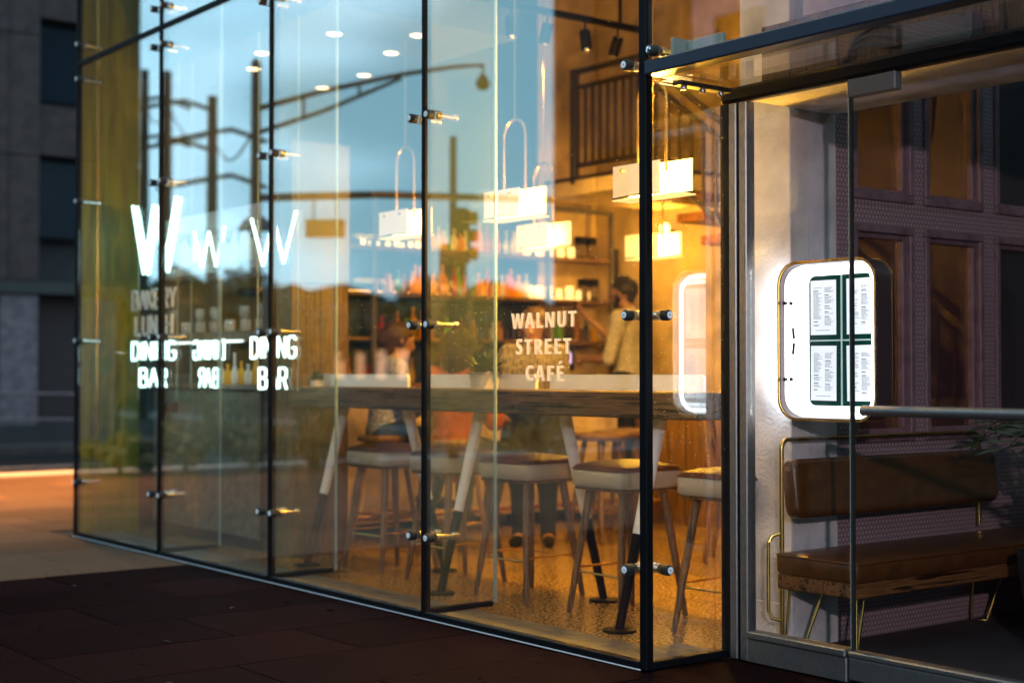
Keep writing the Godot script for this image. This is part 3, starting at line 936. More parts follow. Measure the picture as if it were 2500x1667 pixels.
func entrance() -> void:
	var t := thing("entrance_frame", "brushed steel entrance frame with glass sidelight beside the corner", "door frame")
	part(t, "jamb", Mb.new().span(Vector3(-0.022, 0.0, -0.50), Vector3(0.028, 2.285, -0.448), 0.004), mats["black_metal"])
	part(t, "jamb", Mb.new().span(Vector3(0.031, 0.0, -0.50), Vector3(0.072, 2.283, -0.444), 0.004), mats["steel_brushed"])
	part(t, "jamb_gap", Mb.new().span(Vector3(0.074, 0.0, -0.49), Vector3(0.084, 2.283, -0.45)), mats["black_metal"])
	part(t, "jamb", Mb.new().span(Vector3(0.086, 0.0, -0.50), Vector3(0.128, 2.283, -0.446), 0.004), mats["steel_brushed"])
	part(t, "header", Mb.new().span(Vector3(-0.02, 2.288, -0.51), Vector3(2.6, 2.350, -0.444), 0.012), mats["black_metal"])
	part(t, "sidelight_pane", Mb.new().span(Vector3(0.131, 0.127, -0.476), Vector3(0.636, 2.285, -0.464)), mats["interior_pane"])
	part(t, "kick_panel", Mb.new().span(Vector3(0.131, 0.0, -0.51), Vector3(0.637, 0.095, -0.44), 0.004), mats["steel_brushed"])
	part(t, "sill_ledge", Mb.new().span(Vector3(0.131, 0.0965, -0.50), Vector3(0.637, 0.125, -0.43), 0.005), mats["steel_brushed"])
	part(t, "header_cover", Mb.new().span(Vector3(0.86, 2.36, -0.575), Vector3(1.16, 2.46, -0.50), 0.004), mats["grey_cover"])
	for k in 3:
		var r := 0.16 + 0.05 * k
		part(t, "cable", Mb.new().tube(arc(Vector3(0.62 + 0.04 * k, 2.34, -0.57), Vector3.RIGHT, Vector3.UP, r * 0.62, PI, PI * 0.42, 10) + [Vector3(0.84 + 0.02 * k, 2.40 + 0.02 * k, -0.56)], 0.009, 6), mats["black_rubber"])
	t = thing("glass_door", "frameless glass entrance door with a horizontal steel push bar", "door")
	part(t, "pane", Mb.new().span(Vector3(0.654, 0.122, -0.476), Vector3(1.75, 2.282, -0.464)), mats["interior_pane"])
	part(t, "edge_seal", Mb.new().span(Vector3(0.642, 0.125, -0.478), Vector3(0.6445, 2.22, -0.462)), mats["glass_edge"])
	part(t, "edge_seal", Mb.new().span(Vector3(0.6455, 0.12, -0.480), Vector3(0.653, 2.285, -0.460)), mats["black_rubber"])
	part(t, "bottom_rail", Mb.new().span(Vector3(0.646, 0.012, -0.50), Vector3(1.75, 0.098, -0.44), 0.005), mats["steel_brushed"])
	part(t, "rail_ledge", Mb.new().span(Vector3(0.646, 0.0995, -0.495), Vector3(1.75, 0.121, -0.435), 0.005), mats["steel_brushed"])
	part(t, "top_patch", Mb.new().span(Vector3(0.646, 2.218, -0.492), Vector3(0.87, 2.286, -0.448), 0.004), mats["grey_cover"])
	var h := part(t, "push_bar", Mb.new().tube([Vector3(0.752, 1.030, -0.40), Vector3(1.75, 1.030, -0.40)], 0.0195, 16), mats["steel_brushed"])
	for x in [0.80, 1.65]:
		part(h, "standoff", Mb.new().tube([Vector3(x, 1.03, -0.462), Vector3(x, 1.03, -0.40)], 0.010, 10), mats["steel_brushed"])


func lettering() -> void:
	var t := thing("window_lettering", "white vinyl WALNUT STREET CAFÉ lettering stuck on the corner pane", "lettering")
	var font := SystemFont.new()
	font.font_names = PackedStringArray(["Droid Sans"])
	font.font_weight = 700
	for row in [["WALNUT", -0.853, -0.412, 1.397], ["STREET", -0.823, -0.447, 1.283], ["CAFÉ", -0.757, -0.495, 1.168]]:
		var s: String = row[0]
		var cap := 0.066
		var px := cap / (64.0 * 0.714)
		var wide := []
		var total := 0.0
		for ch in s:
			var a := font.get_char_size(ch.unicode_at(0), 64).x * px
			wide.append(a)
			total += a
		var gap: float = (row[2] - row[1] - total) / (s.length() - 1)
		var x: float = row[1]
		for i in s.length():
			var m := TextMesh.new()
			m.text = s[i]
			m.font = font
			m.font_size = 64
			m.pixel_size = px
			m.depth = 0.003
			m.curve_step = 2.0
			m.horizontal_alignment = HORIZONTAL_ALIGNMENT_LEFT
			m.vertical_alignment = VERTICAL_ALIGNMENT_BOTTOM
			var o := part(t, "letter", m, mats["vinyl"])
			var ab := m.get_aabb()
			var bottom := ab.position.y
			o.position = Vector3(x, row[3] - cap * 0.5 - bottom, 0.0065)
			x += wide[i] + gap


const STROKES := {
	"A": [[0, 0, 0.35, 1, 0.7, 0], [0.13, 0.35, 0.57, 0.35]], "B": [[0, 0, 0, 1, 0.4, 1, 0.55, 0.9, 0.55, 0.62, 0.4, 0.52, 0, 0.52], [0.4, 0.52, 0.6, 0.4, 0.6, 0.12, 0.45, 0, 0, 0]],
	"C": [[0.6, 0.85, 0.45, 1, 0.15, 1, 0, 0.85, 0, 0.15, 0.15, 0, 0.45, 0, 0.6, 0.15]], "D": [[0, 0, 0, 1, 0.35, 1, 0.6, 0.8, 0.6, 0.2, 0.35, 0, 0, 0]], "E": [[0.55, 1, 0, 1, 0, 0, 0.55, 0], [0, 0.5, 0.45, 0.5]],
	"G": [[0.6, 0.85, 0.45, 1, 0.15, 1, 0, 0.85, 0, 0.15, 0.15, 0, 0.45, 0, 0.6, 0.15, 0.6, 0.45, 0.35, 0.45]], "H": [[0, 0, 0, 1], [0.6, 0, 0.6, 1], [0, 0.5, 0.6, 0.5]], "I": [[0, 0, 0, 1]], "K": [[0, 0, 0, 1], [0.6, 1, 0, 0.45], [0.2, 0.6, 0.6, 0]],
	"L": [[0, 1, 0, 0, 0.5, 0]], "N": [[0, 0, 0, 1, 0.6, 0, 0.6, 1]], "R": [[0, 0, 0, 1, 0.4, 1, 0.58, 0.88, 0.58, 0.6, 0.4, 0.48, 0, 0.48], [0.35, 0.48, 0.6, 0]], "U": [[0, 1, 0, 0.18, 0.15, 0, 0.45, 0, 0.6, 0.18, 0.6, 1]], "Y": [[0, 1, 0.3, 0.5, 0.6, 1], [0.3, 0.5, 0.3, 0]],
	"W": [[0, 1, 0.27, 0, 0.5, 0.95, 0.73, 0, 1, 1]],
}


func neon_word(t: Node3D, called: String, s: String, x0: float, x1: float, yc: float, h: float, r: float, m: Material, z := 0.0) -> void:
	var wid := 0.0
	for ch in s:
		wid += (0.1 if ch == "I" else 0.62) + 0.22
	wid -= 0.22
	var k := (x1 - x0) / wid
	var x := x0
	for ch in s:
		var b := Mb.new()
		for st in STROKES[ch]:
			var pts := []
			for i in range(0, st.size(), 2):
				pts.append(Vector3(x + (st[i] + (0.05 if ch == "I" else 0.0)) * k, yc + (st[i + 1] - 0.5) * h, z))
			for i in pts.size() - 1:
				b.tube([pts[i], pts[i + 1]], r, 6)
		part(t, called, b, m)
		x += ((0.1 if ch == "I" else 0.62) + 0.22) * k


func neon_sign(label: String, at: Vector3, yaw: float, w: float, wtop: float, wbot: float, full: bool) -> void:
	var t := thing("neon_sign", label, "neon sign", at, yaw)
	var b := Mb.new()
	for e in ([0.0, -0.05] if full else [0.0]):
		var pts := []
		for i in range(0, 10, 2):
			pts.append(Vector3((STROKES["W"][0][i] - 0.5) * w + e * 0.7, lerpf(wbot, wtop, STROKES["W"][0][i + 1]), e))
		for i in 4:
			b.tube([pts[i], pts[i + 1]], maxf(0.0125 * w / 0.7, 0.010), 8)
	part(t, "neon_letter", b, mats["neon"])
	var x0 := -0.5 * w
	if full:
		neon_word(t, "unlit_letter", "BAKERY", x0, -x0, 1.685, 0.13, 0.0115, mats["unlit_tube"])
		neon_word(t, "unlit_letter", "LUNCH", x0 * 0.85, -x0 * 0.85, 1.505, 0.13, 0.0115, mats["unlit_tube"])
	var k := w / 0.72
	neon_word(t, "neon_letter", "DINING", x0, -x0, 1.325, 0.125, 0.0085 * minf(1.0, k + 0.25), mats["neon"])
	neon_word(t, "neon_letter", "BAR", x0 * 0.62, -x0 * 0.62, 1.137, 0.125, 0.0085 * minf(1.0, k + 0.25), mats["neon"])
	for s in [-0.45, 0.45]:
		part(t, "hanging_wire", Mb.new().tube([Vector3(s * w, 0.98 if full else 1.06, -0.03), Vector3(s * w, 3.3, -0.03)], 0.0035, 5), mats["glass_edge"])
	if full:
		part(t, "power_box", Mb.new().span(Vector3(0.07, 0.90, -0.05), Vector3(0.31, 0.97, 0.0), 0.008), mats["black_rubber"])


# ------------------------------------------------------------------ window table and stools
func window_table() -> void:
	var t := thing("bar_table", "long high wooden table along the window on slanted two-tone poles", "table")
	var xs := [-3.78, -2.60, -1.50, -0.24]
	for i in 3:
		for k in 3:
			part(t, "top_board", Mb.new().span(Vector3(xs[i] + 0.003, 0.965, -0.52 - 0.158 * k), Vector3(xs[i + 1] - 0.001, 1.086 - 0.001 * k, -0.674 - 0.158 * k), 0.006), mats["table_wood"])
	for g in [[-0.70, 1.0], [-2.11, 1.0], [-3.52, 1.0], [-1.40, -1.0], [-2.82, -1.0]]:
		var top := Vector3(g[0], 0.966, -0.755)
		var ft := Vector3(g[0], 0.012, -0.755 + 0.262 * g[1])
		var mid := top.lerp(ft, 0.56)
		var l := part(t, "leg", Mb.new().tube([top, mid], [0.034, 0.026], 14), mats["white_paint"])
		part(l, "dark_shank", Mb.new().tube([mid, ft], [0.0255, 0.021], 14), mats["black_metal"])
		part(l, "foot_plate", Mb.new().lathe([Vector2(0.0, 0.0), Vector2(0.075, 0.0), Vector2(0.078, 0.006), Vector2(0.074, 0.012), Vector2(0.03, 0.016), Vector2(0, 0.016)], 22, Transform3D(Basis(), Vector3(ft.x, 0.001, ft.z))), mats["black_metal"])
	var places := ["left", "middle", "right"]
	var px := [[-3.87, -2.80], [-2.62, -1.615], [-1.50, -0.41]]
	for i in 3:
		var w: float = px[i][1] - px[i][0]
		var poly := rrect(w, 0.09, 0.022, 5)
		var p := PackedVector2Array()
		for v in poly:
			p.append(Vector2(v.x, maxf(v.y, -0.03)))
		solid("low_screen", ["pale low screen on the table nearest the tower, leftmost of three", "pale low screen on the table behind the succulent plant, middle of three", "pale low screen on the table beside the corner post, rightmost of three"][i], "table screen", Mb.new().prism(p, -0.008, 0.008, Transform3D(Basis(), Vector3((px[i][0] + px[i][1]) * 0.5, 1.117, -0.75))), mats["white_paint"], "low screens along the window table")


func stool_proto() -> Node3D:
	var t := thing("bar_stool", "brown leather stool at the left end of the window table, before the tower", "stool", Vector3.ZERO, 0.0, "leather stools tucked under the window table")
	var w := 0.41
	part(t, "seat", cushion(w, 0.085, w, 0.06, 0.0, Transform3D(Basis(), Vector3(0, 0.622, 0))), mats["cream_fabric"])
	var pad := part(t, "seat_pad", cushion(w - 0.012, 0.022, w - 0.012, 0.058, 0.022, Transform3D(Basis(), Vector3(0, 0.7055, 0))), mats["brown_leather"])
	var ring := []
	for p in rrect(w - 0.004, w - 0.004, 0.058, 5):
		ring.append(Vector3(p.x, 0.708, p.y))
	part(pad, "piping", Mb.new().tube(ring, 0.0045, 5, false, true), mats["brown_leather"])
	part(t, "seat_base", Mb.new().box(Vector3(0, 0.613, 0), Vector3(0.36, 0.016, 0.36), 0.004), mats["stool_wood"])
	var at := func(k: Vector2, f: float) -> Vector3:
		return Vector3(k.x * lerpf(0.125, 0.20, f), lerpf(0.605, 0.004, f), k.y * lerpf(0.125, 0.20, f))
	for k in [Vector2(-1, -1), Vector2(1, -1), Vector2(1, 1), Vector2(-1, 1)]:
		part(t, "leg", Mb.new().tube([at.call(k, 0.0), at.call(k, 0.5), at.call(k, 1.0)], [0.021, 0.0195, 0.0135], 12), mats["stool_wood"])
	for e in [[Vector2(-1, -1), Vector2(1, -1), 0.66], [Vector2(1, -1), Vector2(1, 1), 0.63], [Vector2(1, 1), Vector2(-1, 1), 0.66], [Vector2(-1, 1), Vector2(-1, -1), 0.63]]:
		part(t, "foot_rail", Mb.new().tube([at.call(e[0], e[2]), at.call(e[1], e[2])], 0.006, 8), mats["brass"])
	return t


func stools() -> void:
	var p := stool_proto()
	p.position = Vector3(-3.165, 0, -0.86)
	p.rotation.y = 0.05
	dup(p, Vector3(-2.46, 0, -0.84), -0.04, "brown leather stool behind the third glass joint from the left", "bar_stool")
	dup(p, Vector3(-1.77, 0, -0.82), 0.06, "brown leather stool in front of the standing woman", "bar_stool")
	dup(p, Vector3(-1.02, 0, -0.83), -0.05, "brown leather stool just left of the corner post", "bar_stool")
	dup(p, Vector3(-0.33, 0, -0.87), 0.04, "brown leather stool just right of the corner post by the door frame", "bar_stool")


func succulent(at: Vector3, label: String, r: float, cat := "potted plant") -> void:
	var t := thing("potted_plant", label, cat, at)
	part(t, "pot", Mb.new().lathe([Vector2(0, 0), Vector2(r * 0.5, 0), Vector2(r * 0.6, r * 0.6), Vector2(r * 0.54, r * 0.6), Vector2(r * 0.5, r * 0.5), Vector2(0, r * 0.5)], 16), mats["terracotta"])
	var b := Mb.new()
	for i in 170:
		var d := Vector3(rng.randfn(), absf(rng.randfn()) * 0.75, rng.randfn()).normalized()
		var base := Vector3(0, r * 0.5, 0) + d * r * 0.2
		var tip := Vector3(0, r * 0.5, 0) + d * r * rng.randf_range(0.75, 1.15)
		var s := d.cross(Vector3.UP + d * 0.1).normalized() * r * 0.09
		b.quad(base, base.lerp(tip, 0.6) + s, tip, base.lerp(tip, 0.6) - s, d.cross(s))
	part(t, "foliage", b, mats["leaf"])
	part(t, "twig", Mb.new().tube([Vector3(-r * 0.2, r * 0.5, 0), Vector3(-r * 0.35, r * 1.5, 0), Vector3(-r * 0.55, r * 2.2, 0.01)], 0.004, 5).tube([Vector3(-r * 0.35, r * 1.5, 0), Vector3(-r * 0.1, r * 2.1, 0)], 0.003, 5), mats["bark"])


# ------------------------------------------------------------------ pendants, track, downlights
func pendants() -> void:
	var t := thing("pendant_lamp", "white glass pendant in front of the corner post, largest of the pendants", "pendant lamp", Vector3.ZERO, 0.0, "frosted glass pendants on looped brass tubes")
	var sh := Mb.new()
	sh.span(Vector3(-0.225, 0.0, -0.055), Vector3(0.225, 0.155, -0.049), 0.002)
	sh.span(Vector3(-0.225, -0.02, -0.075), Vector3(0.225, -0.014, 0.06), 0.002)
	var shm := sh.mesh()
	var fp := Mb.new().span(Vector3(-0.225, -0.004, 0.048), Vector3(0.11, 0.152, 0.054), 0.002)
	fp.st.index()
	fp.st.generate_normals()
	fp.st.commit(shm)
	part(t, "shade", shm, mats["lamp_shade"]).set_surface_override_material(1, mats["lamp_front"])
	part(t, "bulb", Mb.new().tube([Vector3(-0.17, 0.07, 0), Vector3(0.17, 0.07, 0)], 0.016, 10), mats["lamp_bulb"])
	part(t, "rod", Mb.new().tube([Vector3(-0.22, -0.008, 0.056), Vector3(-0.05, 0.0, 0.058), Vector3(0.11, -0.008, 0.056)], 0.004, 6), mats["black_metal"])
	for x in [-0.15, 0.03]:
		part(t, "screw", Mb.new().tube([Vector3(x, 0.125, 0.055), Vector3(x, 0.125, 0.066)], 0.009, 8), mats["brass"])
	var lp := [Vector3(-0.10, 0.10, 0.0), Vector3(-0.10, 0.46, 0.0)] + arc(Vector3(0, 0.46, 0), Vector3.LEFT, Vector3.UP, 0.10, 0.15, PI - 0.15, 12) + [Vector3(0.10, 0.46, 0.0), Vector3(0.10, 0.10, 0.0)]
	part(t, "loop_tube", Mb.new().tube(lp, 0.0085, 8), mats["brass"])
	part(t, "cable", Mb.new().tube([Vector3(0, 0.565, 0), Vector3(0, 2.55, 0)], 0.0035, 6), mats["brass"])
	var spots := [
		[Vector3(-0.91, 2.035, -0.9), "white glass pendant in front of the corner post, largest of the pendants", 2.4], [Vector3(-2.38, 2.075, -1.2), "white glass pendant above the middle of the window table, left of the letters", 0.7],
		[Vector3(-3.52, 2.055, -1.2), "white glass pendant hanging left of the third joint, nearest the tower", 0.2], [Vector3(-3.35, 2.02, -2.2), "yellowish glass pendant hanging above the standing woman", 0.25], [Vector3(-3.13, 1.98, -3.0), "small glass pendant seen just behind the corner post above the bartender", 0.7],
	]
	for i in spots.size():
		var o: Node3D = t if i == 0 else dup(t, spots[i][0], 0.0, spots[i][1], "pendant_lamp")
		o.position = spots[i][0]
		omni(spots[i][0] + Vector3(0, 0.07, 0), Color(1.0, 0.73, 0.20), LAMP * spots[i][2], 0.04)


func track_lights() -> void:
	var t := thing("track_rail", "black ceiling track hung on a stem above the bar", "light track")
	part(t, "rail", Mb.new().span(Vector3(-3.02, 3.475, -2.85), Vector3(-2.98, 3.515, -1.0), 0.004), mats["black_metal"])
	for z in [-1.2, -2.58]:
		part(t, "stem", Mb.new().tube([Vector3(-3, 3.515, z), Vector3(-3, 4.69, z)], 0.012, 8), mats["black_metal"])
	var words := ["leftmost on the track, over a pendant", "second on the track, before the pale fascia", "third on the track, before a wall plate", "right end of the track, tilted to the wall"]
	var i := 0
	for z in [-1.65, -1.95, -2.27, -2.56]:
		var s := thing("spot_light", "black cylinder spotlight, " + words[i], "spotlight", Vector3(-3.0, 3.40, z), 0.0, "spotlights on the ceiling track")
		var tilt := Basis(Vector3(0.3, 0, 1).normalized(), [0.1, -0.25, 0.12, -0.35][i])
		part(s, "housing", Mb.new().lathe([Vector2(0, 0.02), Vector2(0.032, 0.02), Vector2(0.036, 0.012), Vector2(0.036, -0.11), Vector2(0.031, -0.112), Vector2(0.03, -0.09), Vector2(0, -0.09)], 14, Transform3D(tilt, Vector3.ZERO)), mats["black_metal"])
		part(s, "lens", Mb.new().lathe([Vector2(0.0, -0.098), Vector2(0.028, -0.098), Vector2(0.028, -0.093), Vector2(0, -0.093)], 12, Transform3D(tilt, Vector3.ZERO)), mats["spot_lens"])
		part(s, "arm", Mb.new().tube([Vector3(0, 0.075, 0), Vector3(0, 0.015, 0)], 0.007, 6), mats["black_metal"])
		var l := SpotLight3D.new()
		l.name = "spot_beam"
		l.light_color = Color(1, 0.76, 0.34)
		l.light_energy = 4.0
		l.spot_angle = 38.0
		l.spot_range = 14.0
		l.spot_attenuation = 2.0
		l.light_size = 0.03
		l.shadow_enabled = true
		add_child(l, true)
		l.position = s.position + tilt * Vector3(0, -0.12, 0)
		l.look_at(l.position + Vector3(-0.45, -0.55, -1.0), Vector3.UP)
		i += 1
	i = 0
	for p in [Vector2(-3.9, -0.9), Vector2(-4.15, -1.5), Vector2(-5.2, -1.0), Vector2(-5.5, -1.75), Vector2(-4.7, -0.8), Vector2(-4.9, -1.75), Vector2(-3.6, -1.35)]:
		solid("downlight", "small round downlight recessed in the lowered ceiling over the bar", "downlight", Mb.new().lathe([Vector2(0, 3.362), Vector2(0.045, 3.362), Vector2(0.052, 3.368), Vector2(0, 3.368)], 16, Transform3D(Basis(), Vector3(p.x, 0, p.y))), mats["spot_lens"], "downlights in the lowered ceiling")


# ------------------------------------------------------------------ inside: shell of the building
func shell() -> void:
	var fl := struct("cafe_floor", Mb.new().span(Vector3(-6.1, -0.2, -5.1), Vector3(-0.1, -0.006, -0.03)), mats["joint"])
	var tile := Mb.new().box(Vector3(0, -0.01, 0), Vector3(0.597, 0.02, 0.597), 0.0015).mesh()
	for i in 10:
		for k in 8:
			part(fl, "floor_tile", tile, mats["terrazzo_floor_%d" % (rng.randi() % 3)]).position = Vector3(-0.40 - 0.6 * i, 0.0, -0.573 - 0.6 * k)
	struct("vestibule_floor", Mb.new().span(Vector3(-0.099, -0.2, -5.1), Vector3(2.6, 0.001, -0.5)), mats["dark_stone"])
	struct("ceiling", Mb.new().span(Vector3(-6.2, 4.70, -5.2), Vector3(2.7, 5.0, -0.31)), mats["white_plaster"])
	struct("wall_back", Mb.new().span(Vector3(-6.2, -0.2, -5.3), Vector3(2.7, 4.7, -5.0)), mats["amber_plaster"])
	struct("wall_left", Mb.new().span(Vector3(-6.3, -0.2, -4.30), Vector3(-6.02, 4.7, -0.49)), mats["dark_green_wall"])
	struct("wall_left_corner", Mb.new().span(Vector3(-6.3, -0.2, -5.0), Vector3(-6.02, 4.7, -4.302)), mats["amber_plaster"])
	struct("wall_end_pier", Mb.new().span(Vector3(-6.015, -0.05, -0.488), Vector3(-6.0, 4.7, -0.04)), mats["ochre_panel"])
	struct("wall_right", Mb.new().span(Vector3(2.601, -0.2, -4.99), Vector3(2.70, 3.6, -0.02)), mats["dark_stone"])
	struct("added_glass_right", Mb.new().span(Vector3(2.62, 3.605, -4.99), Vector3(2.632, 4.69, -0.02)), mats["interior_pane"])  # unseen glazing added to let sky light reach the tiled wall
	struct("ceiling_lowered", Mb.new().span(Vector3(-6.0, 3.37, -1.95), Vector3(-3.3, 4.69, -0.5), 0.004), mats["grey_plaster"])
	struct("wall_over_entrance", Mb.new().span(Vector3(0.30, 2.62, -0.72), Vector3(2.6, 4.69, -0.60)), mats["mauve_plaster"])
	struct("panel_over_entrance", Mb.new().span(Vector3(0.09, 2.36, -0.62), Vector3(2.6, 2.61, -0.585)), mats["brown_panel"])
	struct("ceiling_vestibule", Mb.new().span(Vector3(0.075, 2.30, -1.06), Vector3(2.6, 2.355, -0.52)), mats["white_plaster"])
	# partition between cafe and vestibule: plaster end, then penny tiles round framed windows
	var w := struct("wall_partition", Mb.new().span(Vector3(-0.22, 0.0, -0.90), Vector3(0.07, 4.69, -0.78), 0.004).span(Vector3(-0.08, 0.0, -1.083), Vector3(0.066, 4.69, -0.902)), mats["white_plaster"])
	part(w, "skirting_block", Mb.new().span(Vector3(-0.21, 0.002, -0.778), Vector3(0.066, 0.19, -0.765), 0.004), mats["white_plaster"])
	var cols := [[-1.18, -1.62], [-1.70, -2.16], [-2.26, -2.72]]
	var rows := [[0.86, 1.835], [1.945, 3.05]]
	var tl := Mb.new()
	var zs := [-1.085]
	for c in cols:
		zs.append(c[0])
		zs.append(c[1])
	zs.append(-4.99)
	for i in zs.size() - 1:
		if i % 2 == 0:
			tl.span(Vector3(-0.03, 0.0, zs[i + 1]), Vector3(0.07, 4.69, zs[i]))
		else:
			tl.span(Vector3(-0.03, 0.0, zs[i + 1]), Vector3(0.07, rows[0][0], zs[i])).span(Vector3(-0.03, rows[0][1], zs[i + 1]), Vector3(0.07, rows[1][0], zs[i])).span(Vector3(-0.03, rows[1][1], zs[i + 1]), Vector3(0.07, 4.69, zs[i]))
	part(w, "tiled_face", tl, mats["penny_tile"])
	for ci in 3:
		for r in rows:
			var z0: float = cols[ci][0]
			var z1: float = cols[ci][1]
			var f := Mb.new()
			for e in [[0.0, 0.035, 0.055, 0.086], [0.028, 0.03, 0.02, 0.058]]:
				var a: float = e[0]
				var wd: float = e[1]
				f.span(Vector3(e[2], r[0] + a, z1 + a), Vector3(e[3], r[0] + a + wd, z0 - a), 0.005)
				f.span(Vector3(e[2], r[1] - a - wd, z1 + a), Vector3(e[3], r[1] - a, z0 - a), 0.005)
				f.span(Vector3(e[2] - 0.001, r[0] + a + wd, z1 + a), Vector3(e[3] - 0.001, r[1] - a - wd, z1 + a + wd), 0.005)
				f.span(Vector3(e[2] - 0.001, r[0] + a + wd, z0 - a - wd), Vector3(e[3] - 0.001, r[1] - a - wd, z0 - a), 0.005)
			var fr := part(w, "window_frame", f, mats["mauve_paint"])
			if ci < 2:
				part(fr, "pane", Mb.new().span(Vector3(0.022, r[0] + 0.05, z1 + 0.05), Vector3(0.028, r[1] - 0.05, z0 - 0.05)), mats["dimming_pane"])
			else:
				part(fr, "dark_panel", Mb.new().span(Vector3(0.0, r[0] + 0.05, z1 + 0.05), Vector3(0.03, r[1] - 0.05, z0 - 0.05)), mats["dark_stone"])


func menu_box() -> void:
	var t := thing("menu_case", "glowing white wall case with four menus on green by the door", "menu case", Vector3(0.327, 1.303, -0.70))
	var o := rrect(0.506, 0.655, 0.095, 8)
	var inr := rrect(0.488, 0.637, 0.087, 8)
	part(t, "shell", Mb.new().ring(o, inr, -0.10, 0.0).prism(o, -0.108, -0.1005), mats["shell_bronze"])
	part(t, "front_rim", Mb.new().ring(rrect(0.512, 0.661, 0.098, 8), rrect(0.494, 0.643, 0.09, 8), 0.0005, 0.006), mats["brass"])
	part(t, "back_rim", Mb.new().ring(rrect(0.512, 0.661, 0.098, 8), o, -0.108, -0.102), mats["brass"])
	part(t, "light_panel", Mb.new().prism(rrect(0.486, 0.635, 0.086, 8), -0.060, -0.052), mats["menu_glow"])
	var tb := []
	for p in rrect(0.452, 0.60, 0.075, 6):
		tb.append(Vector3(p.x, p.y, -0.022))
	part(t, "light_tube", Mb.new().tube(tb, 0.009, 8, false, true), mats["menu_tube"])
	var bd := part(t, "green_board", Mb.new().prism(rrect(0.345, 0.535, 0.03, 4, Vector2(0.052, 0.0)), -0.045, -0.040), mats["menu_green"])
	part(bd, "cross_bar", Mb.new().span(Vector3(-0.12, -0.003, -0.039), Vector3(0.224, 0.003, -0.034)).span(Vector3(0.049, -0.267, -0.0395), Vector3(0.055, 0.267, -0.0345)), mats["glass_edge"])
	for i in 4:
		var im := Image.create_empty(256, 448, false, Image.FORMAT_RGB8)
		im.fill(Color(0.86, 0.88, 0.92))
		for c in 2:
			var y := 60
			while y < 370:
				if rng.randf() < 0.13:
					y += 14
					im.fill_rect(Rect2i(30 + c * 112, y, rng.randi_range(34, 60), 7), Color(0.08, 0.1, 0.12))
					y += 15
				else:
					var x := 30 + c * 112
					var xe := x + rng.randi_range(38, 84)
					while x < xe:
						var wl := rng.randi_range(5, 15)
						im.fill_rect(Rect2i(x, y, wl, 4), Color(0.25, 0.27, 0.3))
						x += wl + 3
					y += 9
		if i % 2 == 0:
			for k in 9:
				im.fill_rect(Rect2i(52 + k * 16, 408, 11, 5), Color(0.2, 0.2, 0.24))
		var m := mat("menu_print_%d" % i, Color.WHITE, 0.8)
		m.albedo_texture = ImageTexture.create_from_image(im)
		var q := BoxMesh.new()
		q.size = Vector3(0.134, 0.225, 0.001)
		var s := QuadMesh.new()
		s.size = Vector2(0.134, 0.225)
		var sheet := part(t, "menu_sheet", q, mats["paper_white"])
		sheet.position = Vector3(-0.043 if i % 2 == 0 else 0.145, 0.136 if i < 2 else -0.134, -0.0375)
		sheet.rotation.z = [0.0, 0.006, -0.008, 0.012][i]
		part(sheet, "print", s, m).position = Vector3(0, 0, 0.0009)
	for s in [1.0, -1.0]:
		part(t, "latch", Mb.new().box(Vector3(-0.182, 0.032 * s, -0.012), Vector3(0.007, 0.048, 0.012), 0.002, Basis(Vector3.BACK, 0.12 * s)), mats["black_metal"])
		part(t, "hinge_screw", Mb.new().tube([Vector3(-0.226, 0.16 * s, -0.05), Vector3(-0.226, 0.16 * s, -0.004)], 0.008, 10), mats["black_metal"])
	area(Vector3(0.327, 1.303, -0.69), Vector3(0, 0, 1), Vector2(0.42, 0.56), Color(0.95, 0.98, 1.0), 0.10)
	area(Vector3(0.36, 1.303, -0.705), Vector3(0, 0, -1), Vector2(0.40, 0.54), Color(0.95, 0.98, 1.0), 0.055)
	area(Vector3(0.064, 1.303, -0.70), Vector3(-0.7, 0, -0.75), Vector2(0.03, 0.56), Color(0.85, 0.92, 1.0), 0.3)


